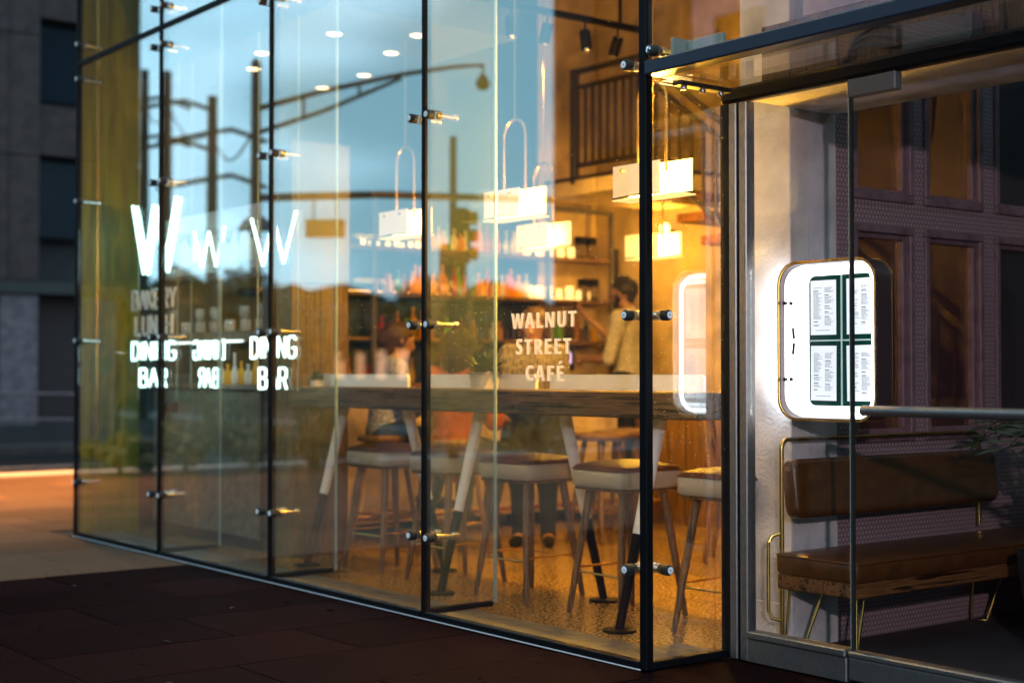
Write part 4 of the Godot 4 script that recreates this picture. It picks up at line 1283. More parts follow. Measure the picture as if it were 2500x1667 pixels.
func bench() -> void:
	var t := thing("bench", "tan leather bench with brass tube frame against the tiled wall", "bench")
	var z0 := -0.655
	var z1 := -2.75
	part(t, "seat", cushion(0.43, 0.085, z0 - z1, 0.035, 0.012, Transform3D(Basis(), Vector3(0.295, 0.335, (z0 + z1) * 0.5))), mats["tan_leather"])
	var pp := []
	for q in rrect(0.426, z0 - z1 - 0.004, 0.034, 4):
		pp.append(Vector3(0.295 + q.x, 0.412, (z0 + z1) * 0.5 + q.y))
	part(t, "piping", Mb.new().tube(pp, 0.005, 6, false, true), mats["tan_leather"])
	part(t, "seat_frame", Mb.new().span(Vector3(0.09, 0.272, z1 + 0.01), Vector3(0.50, 0.334, z0 - 0.01), 0.006), mats["walnut"])
	var bk := Transform3D(Basis(Vector3.BACK, -PI / 2 + 0.10), Vector3(0.13, 0.685, (z0 - 2.08) * 0.5))
	part(t, "backrest", cushion(0.245, 0.075, 2.08 + z0, 0.05, 0.0, bk), mats["tan_leather"])
	part(t, "back_rail", Mb.new().tube([Vector3(0.105, 0.012, -0.68), Vector3(0.105, 0.85, -0.68)] + arc(Vector3(0.105, 0.85, -0.72), Vector3.BACK, Vector3.UP, 0.04, 0.2, PI * 0.5, 5) + [Vector3(0.105, 0.89, -2.02)] + arc(Vector3(0.105, 0.85, -2.03), Vector3.FORWARD, Vector3.UP, 0.04, PI * 0.5, 0.2, 5).duplicate() + [Vector3(0.105, 0.45, -2.07)], 0.010, 10), mats["brass"])
	part(t, "arm_tube", Mb.new().tube([Vector3(0.105, 0.50, -0.668), Vector3(0.085, 0.49, -0.64), Vector3(0.075, 0.46, -0.63), Vector3(0.075, 0.18, -0.63), Vector3(0.085, 0.15, -0.64), Vector3(0.105, 0.14, -0.668)], 0.008, 8), mats["brass"])
	for z in [-0.70, -2.0]:
		for x in [0.12, 0.47]:
			var s := 0.05 if x < 0.3 else -0.02
			part(t, "leg", Mb.new().tube([Vector3(x, 0.272, z - 0.01), Vector3(x - s * 0.3, 0.01, z + 0.0), Vector3(x + s, 0.01, z - 0.03), Vector3(x + s * 2.0, 0.272, z - 0.11)], 0.0065, 8), mats["brass"])


func vestibule_plant() -> void:
	var t := thing("potted_plant", "dark leafy plant in a black planter at the far end of the bench", "potted plant", Vector3(0.82, 0, -1.62))
	part(t, "pot", Mb.new().lathe([Vector2(0, 0), Vector2(0.13, 0), Vector2(0.19, 0.42), Vector2(0.17, 0.42), Vector2(0.16, 0.38), Vector2(0, 0.38)], 18), mats["black_rubber"])
	var st := Mb.new()
	var lf := Mb.new()
	for i in 9:
		var a := TAU * i / 9.0 + 0.3
		var pts := []
		for k in 7:
			var f := k / 6.0
			pts.append(Vector3(cos(a) * 0.34 * f * f, 0.38 + 0.62 * sin(f * PI * 0.62) - 0.1 * f * f * absf(sin(a * 3)), sin(a) * 0.34 * f * f))
		st.tube(pts, [0.012, 0.011, 0.01, 0.008, 0.006, 0.005, 0.003], 6)
		for k in range(2, 7):
			for s in [-1.0, 1.0]:
				for q in 3:
					var p: Vector3 = pts[k].lerp(pts[k - 1], q / 3.0)
					var d := Vector3(cos(a + s * 1.1), -0.25 + 0.2 * q, sin(a + s * 1.1)).normalized()
					lf.quad(p, p + d * 0.07 + Vector3(0, 0.012, 0), p + d * 0.14, p + d * 0.07 - Vector3(cos(a), 0.0, sin(a)) * 0.018, Vector3.UP)
	part(t, "stem", st, mats["bark"])
	part(t, "foliage", lf, mats["leaf"])


# ------------------------------------------------------------------ inside: bar
func bottle_mesh(k: int) -> ArrayMesh:
	var p := [
		[Vector2(0, 0), Vector2(0.034, 0), Vector2(0.037, 0.006), Vector2(0.037, 0.16), Vector2(0.03, 0.19), Vector2(0.014, 0.215), Vector2(0.013, 0.27), Vector2(0.016, 0.272), Vector2(0.016, 0.29), Vector2(0, 0.29)],
		[Vector2(0, 0), Vector2(0.042, 0), Vector2(0.046, 0.008), Vector2(0.046, 0.12), Vector2(0.036, 0.15), Vector2(0.015, 0.165), Vector2(0.014, 0.20), Vector2(0.019, 0.202), Vector2(0.019, 0.23), Vector2(0, 0.23)],
		[Vector2(0, 0), Vector2(0.03, 0), Vector2(0.033, 0.006), Vector2(0.036, 0.11), Vector2(0.028, 0.15), Vector2(0.013, 0.21), Vector2(0.012, 0.30), Vector2(0.014, 0.302), Vector2(0.014, 0.325), Vector2(0, 0.325)],
		[Vector2(0, 0), Vector2(0.03, 0), Vector2(0.036, 0.004), Vector2(0.037, 0.085), Vector2(0.034, 0.085), Vector2(0.032, 0.01), Vector2(0, 0.012)],
		[Vector2(0, 0), Vector2(0.028, 0), Vector2(0.005, 0.006), Vector2(0.0045, 0.075), Vector2(0.026, 0.10), Vector2(0.036, 0.135), Vector2(0.032, 0.18), Vector2(0.030, 0.18), Vector2(0.033, 0.135), Vector2(0, 0.09)],
	]
	return Mb.new().lathe(p[k], 12).mesh()


func bar() -> void:
	# counter along the left, its pale front lit from under the top
	var t := thing("bar_counter", "long bar counter with a glowing marble front and wooden top", "bar counter")
	part(t, "top", Mb.new().span(Vector3(-5.15, 1.045, -4.0), Vector3(-4.40, 1.09, -1.06), 0.006), mats["walnut"])
	for i in 4:
		part(t, "front_panel", Mb.new().span(Vector3(-4.60, 0.10, -1.31 - 0.66 * i - 0.656), Vector3(-4.55, 1.02, -1.31 - 0.66 * i), 0.003), mats["marble"])
	part(t, "body", Mb.new().span(Vector3(-5.05, 0.0, -3.97), Vector3(-4.605, 1.04, -1.2)), mats["dark_stone"])
	part(t, "light_strip", Mb.new().span(Vector3(-4.53, 1.03, -3.95), Vector3(-4.51, 1.04, -1.3)), mats["strip_warm"])
	part(t, "foot_rail", Mb.new().tube([Vector3(-4.32, 0.17, -3.95), Vector3(-4.32, 0.17, -1.3)], 0.022, 10), mats["brass"])
	area(Vector3(-4.50, 1.025, -2.6), Vector3(-0.35, -1, 0), Vector2(2.6, 0.03), Color(1, 0.66, 0.32), 0.22)
	# wooden stools along the bar
	var s := thing("counter_stool", "wooden stool under the curly haired guest at the bar", "stool", Vector3.ZERO, 0.0, "round wooden stools along the bar")
	part(s, "seat", Mb.new().lathe([Vector2(0, 0.705), Vector2(0.17, 0.705), Vector2(0.185, 0.715), Vector2(0.19, 0.735), Vector2(0.18, 0.752), Vector2(0.10, 0.745), Vector2(0, 0.74)], 24), mats["stool_wood"])
	for k in 4:
		var a := PI / 4 + k * PI / 2
		part(s, "leg", Mb.new().tube([Vector3(cos(a) * 0.11, 0.705, sin(a) * 0.11), Vector3(cos(a) * 0.23, 0.003, sin(a) * 0.23)], [0.020, 0.014], 10), mats["stool_wood"])
	var ring := []
	for k in 4:
		var a := PI / 4 + k * PI / 2
		ring.append(Vector3(cos(a) * 0.195, 0.22, sin(a) * 0.195))
	for k in 4:
		part(s, "foot_rail", Mb.new().tube([ring[k], ring[(k + 1) % 4]], 0.009, 8), mats["brass"])
	s.position = Vector3(-3.33, 0, -1.45)
	dup(s, Vector3(-4.12, 0, -1.44), 0.2, "wooden stool under the guest in the patterned jacket", "counter_stool")
	dup(s, Vector3(-3.36, 0, -2.72), 0.1, "empty wooden stool to the right of the standing woman, nearest her", "counter_stool")
	dup(s, Vector3(-3.62, 0, -3.12), 0.3, "empty wooden stool in the middle of the three empty ones", "counter_stool")
	dup(s, Vector3(-3.86, 0, -3.52), -0.1, "empty wooden stool farthest along the bar, by the curved wood wall", "counter_stool")
	# back shelves on the left wall
	t = thing("back_bar_shelves", "tall open bar shelves with white posts against the left wall", "shelves")
	var shelf_y := [2.20, 1.825, 1.46, 1.09]
	for y in shelf_y:
		var b := part(t, "shelf", Mb.new().span(Vector3(-5.99, y - 0.03, -4.92), Vector3(-5.70, y, -1.3), 0.003), mats["oak"])
		if y > 1.5:
			part(b, "light_strip", Mb.new().span(Vector3(-5.975, y + 0.001, -4.85), Vector3(-5.955, y + 0.022, -2.25)), mats["strip_warm"])
	for z in [-2.34, -3.3, -4.15, -4.9]:
		part(t, "post", Mb.new().span(Vector3(-5.71, 0.0, z - 0.02), Vector3(-5.672, 2.60, z + 0.02), 0.004), mats["tower_plaster"])
	part(t, "top_rail", Mb.new().span(Vector3(-5.71, 2.601, -4.92), Vector3(-5.672, 2.64, -2.3), 0.004), mats["tower_plaster"])
	part(t, "cupboard", Mb.new().span(Vector3(-5.99, 0.0, -4.9), Vector3(-5.72, 1.055, -1.3)), mats["dark_stone"])
	part(t, "end_stile", Mb.new().span(Vector3(-5.71, 0.0, -4.97), Vector3(-5.66, 2.30, -4.93), 0.004), mats["rail_metal"])
	for y in [1.93, 2.29]:
		area(Vector3(-5.95, y, -3.5), Vector3(1, -0.2, 0), Vector2(2.4, 0.04), Color(1, 0.72, 0.30), 0.5)
	var bm := []
	for k in 5:
		bm.append(bottle_mesh(k))
	var tint := {
		"amber": lin(0.60, 0.33, 0.03), "brown": lin(0.28, 0.13, 0.02), "green": lin(0.12, 0.30, 0.05), "clear": lin(0.6, 0.62, 0.6), "red": lin(0.35, 0.03, 0.015), "golden": lin(0.80, 0.58, 0.07), "dark": lin(0.02, 0.018, 0.015),
	}
	for c in tint:
		var m := mat("bottle_" + c, tint[c], 0.12)
		m.backlight_enabled = true
		m.backlight = Color(tint[c].r, tint[c].g, tint[c].b) * (0.3 if c == "dark" else 1.4)
	var names := tint.keys()
	var shapes := ["straight", "squat", "slender"]
	for row in [[1, -2.45, -3.98, 25, "on the middle lit shelf"], [0, -2.9, -3.96, 17, "on the top shelf"], [2, -2.42, -4.78, 36, "on the dim shelf below the lit ones"], [3, -1.9, -3.4, 11, "on the back counter"]]:
		for i in row[3]:
			var z: float = lerpf(row[1], row[2], float(i) / (row[3] - 1)) + rng.randf_range(-0.015, 0.015)
			var k := rng.randi() % 3
			var c: String = names[rng.randi() % 7] if row[0] > 1 else ["golden", "amber", "clear", "golden", "amber", "golden", "golden", "brown", "amber", "green", "red"][rng.randi() % 11]
			if row[0] == 2 and rng.randf() < 0.5:
				c = "dark"
			if row[0] == 1 and i > 4 and i < 10:
				c = "golden"
			var o := solid("bottle", "%s %s bottle %s of the back bar" % [shapes[k], c, row[4]], "bottle", bm[k], mats["bottle_" + c], "bottles standing " + row[4])
			o.position = Vector3(-5.80 + rng.randf_range(-0.05, 0.03), shelf_y[row[0]] + 0.001, z)
			o.scale = Vector3.ONE * rng.randf_range(0.62, 0.88)
	var cm := Mb.new().lathe([Vector2(0, 0), Vector2(0.03, 0), Vector2(0.034, 0.01), Vector2(0.034, 0.10), Vector2(0.028, 0.115), Vector2(0, 0.115)], 14).mesh()
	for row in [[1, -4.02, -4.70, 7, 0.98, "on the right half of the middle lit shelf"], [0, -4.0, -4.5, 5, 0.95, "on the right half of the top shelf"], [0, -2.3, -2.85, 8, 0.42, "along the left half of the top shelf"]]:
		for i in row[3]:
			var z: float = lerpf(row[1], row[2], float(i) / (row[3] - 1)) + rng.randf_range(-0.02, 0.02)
			var o := solid("luminous_jar", "pale glass candle jar " + row[5], "candle jar", cm, mats["luminous"], "candle jars " + row[5])  # larger jars taken as backlit; the light behind them is put into emission
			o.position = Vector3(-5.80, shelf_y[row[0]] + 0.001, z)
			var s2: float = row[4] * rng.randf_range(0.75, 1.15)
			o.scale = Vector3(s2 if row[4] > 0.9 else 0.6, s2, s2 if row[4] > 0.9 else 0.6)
	for i in 4:
		var d := thing("tin", "dark tin with a pale label at the right end of the %s shelf" % ("top" if i < 2 else "middle lit"), "tin", Vector3(-5.80, shelf_y[i / 2] + 0.001, -4.62 - 0.13 * (i % 2) - 0.03 * (i / 2)), 0.0, "dark tins at the end of the shelves")
		part(d, "can", Mb.new().lathe([Vector2(0, 0), Vector2(0.05, 0), Vector2(0.05, 0.19), Vector2(0.046, 0.20), Vector2(0, 0.20)], 14), mats["black_metal"])
		part(d, "label", Mb.new().lathe([Vector2(0.0507, 0.02), Vector2(0.0507, 0.13)], 14), mats["apron_cloth"])
	t = thing("wall_light", "small round wall light washing the amber wall under the landing", "wall light", Vector3(-4.98, 2.42, -4.93))
	part(t, "bracket", Mb.new().span(Vector3(-0.03, -0.06, -0.06), Vector3(0.03, 0.0, -0.02), 0.004), mats["rail_metal"])
	part(t, "bulb", Mb.new().lathe([Vector2(0, -0.05), Vector2(0.035, -0.03), Vector2(0.045, 0.01), Vector2(0.03, 0.04), Vector2(0, 0.05)], 12, Transform3D(Basis(), Vector3(0, 0.01, 0.04))), mats["lamp_bulb"])
	omni(Vector3(-4.98, 2.43, -4.89), Color(1, 0.72, 0.26), 1.3, 0.04)
	# cash terminal with a blue screen
	t = thing("cash_terminal", "dark cash terminal with a small blue screen on the bar", "cash terminal", Vector3(-4.75, 1.09, -3.45), 0.9)
	part(t, "stand", Mb.new().span(Vector3(-0.09, 0, -0.07), Vector3(0.09, 0.02, 0.07), 0.004).tube([Vector3(0, 0.02, 0), Vector3(0, 0.14, 0.0)], 0.015, 8), mats["black_metal"])
	part(t, "case", Mb.new().box(Vector3(0, 0.20, 0.0), Vector3(0.32, 0.2, 0.03), 0.008), mats["black_metal"])
	part(t, "screen", Mb.new().box(Vector3(0.11, 0.20, 0.0165), Vector3(0.05, 0.09, 0.003)), mats["screen_blue"])
	# station behind the first bays: counter, glass rack and hood, and the tall tower at its right end
	t = thing("coffee_station", "pale coffee station with glass rack and white hood behind the neon", "counter")
	var cp := part(t, "counter_top", Mb.new().span(Vector3(-5.98, 1.055, -1.02), Vector3(-4.31, 1.09, -0.56), 0.004), mats["oak"])
	for i in 9:
		part(t, "front_slat", Mb.new().span(Vector3(-5.96 + 0.183 * i, 0.08, -0.605), Vector3(-5.96 + 0.183 * i + 0.178, 1.05, -0.58), 0.004), mats["cream_panel"])
	part(t, "body", Mb.new().span(Vector3(-5.97, 0.0, -1.0), Vector3(-4.32, 1.05, -0.61)), mats["dark_stone"])
	part(t, "rack_shelf", Mb.new().span(Vector3(-5.98, 1.395, -0.98), Vector3(-4.31, 1.45, -0.58), 0.004), mats["oak"])
	part(t, "light_strip", Mb.new().span(Vector3(-5.9, 1.378, -0.62), Vector3(-4.6, 1.392, -0.585)), mats["strip_cool"])
	part(t, "upper_shelf", Mb.new().span(Vector3(-5.98, 1.865, -0.98), Vector3(-4.31, 1.925, -0.58), 0.004), mats["white_plaster"])
	part(t, "hood", Mb.new().span(Vector3(-5.98, 2.165, -0.99), Vector3(-4.31, 2.285, -0.57), 0.004), mats["white_plaster"])
	area(Vector3(-5.25, 1.37, -0.6), Vector3(0, -1, -0.1), Vector2(1.3, 0.03), Color(0.95, 1, 0.95), 0.07)
	t = thing("tower", "tall square column white above and brown below beside the table end", "column")
	part(t, "upper_cladding", Mb.new().span(Vector3(-4.30, 1.742, -1.02), Vector3(-3.90, 2.65, -0.59), 0.004), mats["tower_plaster"])
	for i in 4:
		part(t, "lower_board", Mb.new().span(Vector3(-3.915, 0.0, -1.015 + 0.106 * i), Vector3(-3.902, 1.738, -0.913 + 0.106 * i), 0.003), mats["brown_panel"])
	part(t, "core", Mb.new().span(Vector3(-4.295, 0.0, -1.015), Vector3(-3.917, 1.74, -0.60)), mats["brown_panel"])
	for i in 13:
		solid("drinking_glass", "clear drinking glass in the row on the rack of the coffee station", "glass", bm[4 if i % 3 == 0 else 3], mats["glassware"], "glasses on the rack").position = Vector3(-5.8 + 0.115 * i, 1.451, -0.66 - 0.05 * (i % 2))
	for i in 6:
		var cb := solid("cordial_bottle", "small lit bottle on the coffee counter under the neon words", "bottle", bm[i % 3], mats["bottle_golden" if i % 2 else "bottle_clear"], "small bottles on the coffee counter")
		cb.position = Vector3(-5.05 + 0.10 * i, 1.091, -0.68)
		cb.scale = Vector3.ONE * (0.55 + 0.06 * (i % 3))
	for i in 8:
		solid("spirit_bottle", "bottle on the upper shelf of the station behind the neon letters", "bottle", bm[i % 3], mats["bottle_clear"], "bottles on the upper shelf of the station").position = Vector3(-5.7 + 0.16 * i, 1.926, -0.70)


# ------------------------------------------------------------------ landing and stair at the back
func stair() -> void:
	var t := thing("landing", "upper landing with dark baluster railing above the bar", "landing")
	part(t, "slab", Mb.new().span(Vector3(-5.2, 2.62, -4.99), Vector3(-3.95, 2.74, -3.72), 0.004), mats["amber_plaster"])
	part(t, "deck_edge", Mb.new().span(Vector3(-5.2, 2.741, -4.99), Vector3(-3.945, 2.77, -3.71), 0.003), mats["rail_metal"])
	var rail := func(o: Node3D, a: Vector3, b: Vector3, n: int, hb: float, ht: float) -> void:
		for h in [[ht, 0.028], [ht - 0.13, 0.022], [hb, 0.022]]:
			part(o, "rail", Mb.new().tube([a + Vector3(0, h[0], 0), b + Vector3(0, h[0], 0)], h[1], 4), mats["rail_metal"])
		for i in n:
			var p := a.lerp(b, (i + 0.5) / n)
			part(o, "baluster", Mb.new().span(p + Vector3(-0.011, hb, -0.011), p + Vector3(0.011, ht - 0.13, 0.011)), mats["rail_metal"])
		for p in [a, b]:
			part(o, "newel", Mb.new().span(p + Vector3(-0.03, -0.06, -0.03), p + Vector3(0.03, ht + 0.02, 0.03), 0.004), mats["rail_metal"])
	rail.call(t, Vector3(-4.84, 2.77, -3.74), Vector3(-4.02, 2.77, -3.74), 9, 0.09, 0.86)
	t = thing("staircase", "stair with dark treads and slanted railing going down from the landing", "staircase")
	var x0 := -3.92
	for i in 14:
		var x := x0 + 0.255 * i
		var y := 2.74 - 0.185 * (i + 1)
		part(t, "tread", Mb.new().span(Vector3(x, y - 0.07, -4.69), Vector3(x + 0.28, y, -3.75), 0.004), mats["walnut"])
	for z in [-4.72]:
		var sl := Vector3(0.255, -0.185, 0) * 14.0
		part(t, "stringer", Mb.new().prism(PackedVector2Array([Vector2(x0, 2.74), Vector2(x0 + sl.x, 2.74 + sl.y), Vector2(x0 + sl.x - 0.1, 2.74 + sl.y - 0.16), Vector2(x0, 2.5)]), z - 0.02, z + 0.018), mats["rail_metal"])
	rail.call(t, Vector3(x0, 2.70, -3.72), Vector3(x0 + 3.3, 2.70 - 3.3 * 0.185 / 0.255, -3.72), 26, 0.10, 0.84)
	# upper floor seen through the tall windows
	struct("floor_gallery", Mb.new().span(Vector3(-1.5, 2.40, -3.65), Vector3(-0.04, 2.47, -2.952), 0.003), mats["mauve_plaster"])
	struct("wall_gallery_front", Mb.new().span(Vector3(-1.5, 2.06, -2.95), Vector3(-0.04, 2.475, -2.90), 0.003), mats["mauve_plaster"])
	var c := thing("dining_chair", "dark open backed chair on the gallery seen through the left tall window", "chair", Vector3(-0.78, 2.47, -3.22), 0.5, "dark chairs on the gallery")
	part(c, "seat", cushion(0.42, 0.05, 0.42, 0.08, 0.0, Transform3D(Basis(), Vector3(0, 0.43, 0))), mats["dark_cloth"])
	part(c, "backrest", Mb.new().tube([Vector3(-0.18, 0.45, -0.19), Vector3(-0.2, 0.8, -0.24), Vector3(-0.12, 0.9, -0.26), Vector3(0.12, 0.9, -0.26), Vector3(0.2, 0.8, -0.24), Vector3(0.18, 0.45, -0.19)], 0.013, 6).span(Vector3(-0.17, 0.62, -0.235), Vector3(0.17, 0.86, -0.215), 0.006), mats["dark_cloth"])
	for k in [Vector2(-1, -1), Vector2(1, -1), Vector2(1, 1), Vector2(-1, 1)]:
		part(c, "leg", Mb.new().tube([Vector3(k.x * 0.16, 0.44, k.y * 0.16), Vector3(k.x * 0.2, 0.0, k.y * 0.2)], [0.014, 0.010], 6), mats["dark_cloth"])
	dup(c, Vector3(-0.42, 2.47, -3.3), -0.4, "dark open backed chair on the gallery seen through the right tall window", "dining_chair")


func back_of_room() -> void:
	var t := thing("curved_wall", "low curved wall of warm wooden boards behind the stools", "low wall")
	for i in 12:
		var a := lerpf(-0.5, 1.3, i / 11.0)
		var c := Vector3(-3.9 + sin(a) * 1.25, 0, -5.15 + cos(a) * 1.15)
		part(t, "board", Mb.new().box(Vector3(c.x, 0.41, c.z), Vector3(0.185, 0.82, 0.04), 0.004, Basis(Vector3.UP, a)), mats["oak"])
	t = thing("bentwood_chair", "bentwood chair with a looped back just beyond the last leather stool", "chair", Vector3(-2.05, 0, -2.75), 2.2)
	part(t, "seat", Mb.new().lathe([Vector2(0, 0.43), Vector2(0.19, 0.43), Vector2(0.205, 0.445), Vector2(0.20, 0.46), Vector2(0, 0.455)], 22), mats["oak"])
	part(t, "back_loop", Mb.new().tube([Vector3(-0.17, 0.0, -0.22), Vector3(-0.175, 0.44, -0.17), Vector3(-0.185, 0.75, -0.20), Vector3(-0.13, 0.88, -0.22), Vector3(0, 0.92, -0.23), Vector3(0.13, 0.88, -0.22), Vector3(0.185, 0.75, -0.20), Vector3(0.175, 0.44, -0.17), Vector3(0.17, 0.0, -0.22)], 0.016, 8), mats["oak"])
	part(t, "inner_loop", Mb.new().tube([Vector3(-0.10, 0.45, -0.175), Vector3(-0.105, 0.68, -0.195), Vector3(0, 0.79, -0.21), Vector3(0.105, 0.68, -0.195), Vector3(0.10, 0.45, -0.175)], 0.011, 8), mats["oak"])
	for s in [-1.0, 1.0]:
		part(t, "leg", Mb.new().tube([Vector3(0.14 * s, 0.44, 0.14), Vector3(0.18 * s, 0.0, 0.2)], [0.018, 0.013], 8), mats["oak"])
	t = thing("pedestal_table", "small round table on a black four-footed pedestal right of the bentwood chair", "table", Vector3(-1.45, 0, -2.9))
	part(t, "top", Mb.new().lathe([Vector2(0, 0.72), Vector2(0.33, 0.72), Vector2(0.34, 0.73), Vector2(0.34, 0.745), Vector2(0, 0.745)], 28), mats["walnut"])
	part(t, "column", Mb.new().tube([Vector3(0, 0.05, 0), Vector3(0, 0.72, 0)], 0.03, 12), mats["black_metal"])
	for k in 4:
		part(t, "foot", Mb.new().box(Vector3(cos(k * PI / 2 + 0.4) * 0.14, 0.035, -sin(k * PI / 2 + 0.4) * 0.14), Vector3(0.28, 0.03, 0.045), 0.006, Basis(Vector3.UP, k * PI / 2 + 0.4)), mats["black_metal"])


# ------------------------------------------------------------------ outside
func paving() -> void:
	struct("ground", Mb.new().quad(Vector3(-300, -0.16, -300), Vector3(300, -0.16, -300), Vector3(300, -0.16, 300), Vector3(-300, -0.16, 300), Vector3.UP), mats["asphalt"])
	var p := struct("plaza", Mb.new().span(Vector3(-12.35, -0.15, -9.0), Vector3(-6.12, -0.012, 13.5)).span(Vector3(-6.119, -0.15, 0.034), Vector3(6.0, -0.012, 13.5)).span(Vector3(2.62, -0.15, -0.5), Vector3(6.0, -0.013, 0.03)), mats["joint"])
	part(p, "recess_slab", Mb.new().span(Vector3(0.022, -0.15, -0.437), Vector3(2.6, -0.002, 0.033), 0.002), mats["granite_dark_1"])
	var shapes := []
	for k in 3:
		shapes.append(Mb.new().box(Vector3(0, -0.015, 0), Vector3(0.586, 0.03, [0.886, 1.186, 0.586][k]), 0.003).mesh())
	var far := Mb.new()
	var count := 0
	for i in 36:
		var x := 3.36 - 0.592 * i
		var z := 0.04 - rng.randf_range(0.0, 0.0)
		if x < -6.2:
			z = -7.0
		var first := true
		while z < 11.0:
			var k := rng.randi() % 3
			if first:
				k = i % 3
			first = false
			var l: float = [0.892, 1.192, 0.592][k]
			var c := Vector3(x, rng.randf_range(-0.0012, 0.0012), z + l * 0.5)
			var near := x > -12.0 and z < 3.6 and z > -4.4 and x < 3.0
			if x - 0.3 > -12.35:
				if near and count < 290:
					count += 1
					var o := part(p, "paver", shapes[k], mats["granite_%s_%d" % ["dark" if x > -3.95 else "pale", rng.randi() % 6]])  # shadow edge across the plaza painted as a change of paver tone
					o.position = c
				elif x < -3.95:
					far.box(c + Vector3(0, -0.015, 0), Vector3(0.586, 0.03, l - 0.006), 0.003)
				elif x < 3.4:
					pass
			z += l
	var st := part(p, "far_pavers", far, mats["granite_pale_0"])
	st.set_meta("kind", "stuff")
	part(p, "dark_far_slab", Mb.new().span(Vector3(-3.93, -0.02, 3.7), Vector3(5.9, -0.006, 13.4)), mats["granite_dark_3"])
	var marks := Mb.new()
	for i in 130:
		var c := Vector3(rng.randf_range(-6.0, 1.2), 0.0015, rng.randf_range(0.06, 3.2))
		var r := rng.randf_range(0.006, 0.02) * (2.2 if rng.randf() < 0.1 else 1.0)
		var a0 := rng.randf() * TAU
		for k in 7:
			var pa := Vector3(cos(a0 + k * TAU / 7), 0, sin(a0 + k * TAU / 7) * 0.8) * r * (0.8 + 0.4 * sin(k * 2.3 + i))
			var q := Vector3(cos(a0 + (k + 1) * TAU / 7), 0, sin(a0 + (k + 1) * TAU / 7) * 0.8) * r * (0.8 + 0.4 * sin((k + 1) % 7 * 2.3 + i))
			marks.tri(c, c + pa, c + q, Vector3.UP)
	part(p, "stains", marks, mats["stain"]).set_meta("kind", "stuff")
	# kerb, road, far pavement
	var kb := struct("kerb", Mb.new().span(Vector3(-12.95, -0.15, -30.0), Vector3(-12.36, -0.004, 40.0), 0.01), mats["kerbstone"])
	struct("road", Mb.new().span(Vector3(-18.9, -0.158, -60.0), Vector3(-12.96, -0.14, 60.0)), mats["asphalt"])
	struct("road_line", Mb.new().span(Vector3(-15.95, -0.138, -30.0), Vector3(-15.82, -0.134, 40.0)), mats["kerbstone"])
	struct("sidewalk_opposite", Mb.new().span(Vector3(-21.2, -0.15, -40.0), Vector3(-18.91, 0.0, 30.0), 0.01), mats["precast"])
	struct("street_side", Mb.new().span(Vector3(-60.0, -0.157, 13.6), Vector3(60.0, -0.02, 13.9), 0.01), mats["kerbstone"])
	# fallen leaves
	for q in [[-4.35, 1.55], [-3.55, 0.95], [-2.9, 1.7], [-5.1, 1.05], [-1.7, 1.25], [-2.35, 0.6], [-0.9, 1.6]]:
		var lf := solid("fallen_leaf", "small dark dry leaf lying on the paving", "leaf", Mb.new().quad(Vector3(-0.03, 0.004, 0), Vector3(0, 0.012, 0.016), Vector3(0.032, 0.005, 0.002), Vector3(0, 0.009, -0.015), Vector3.UP), mats["bark"], "fallen leaves on the paving")
		lf.position = Vector3(q[0], 0.001, q[1])
		lf.rotation.y = q[0] * 7.0


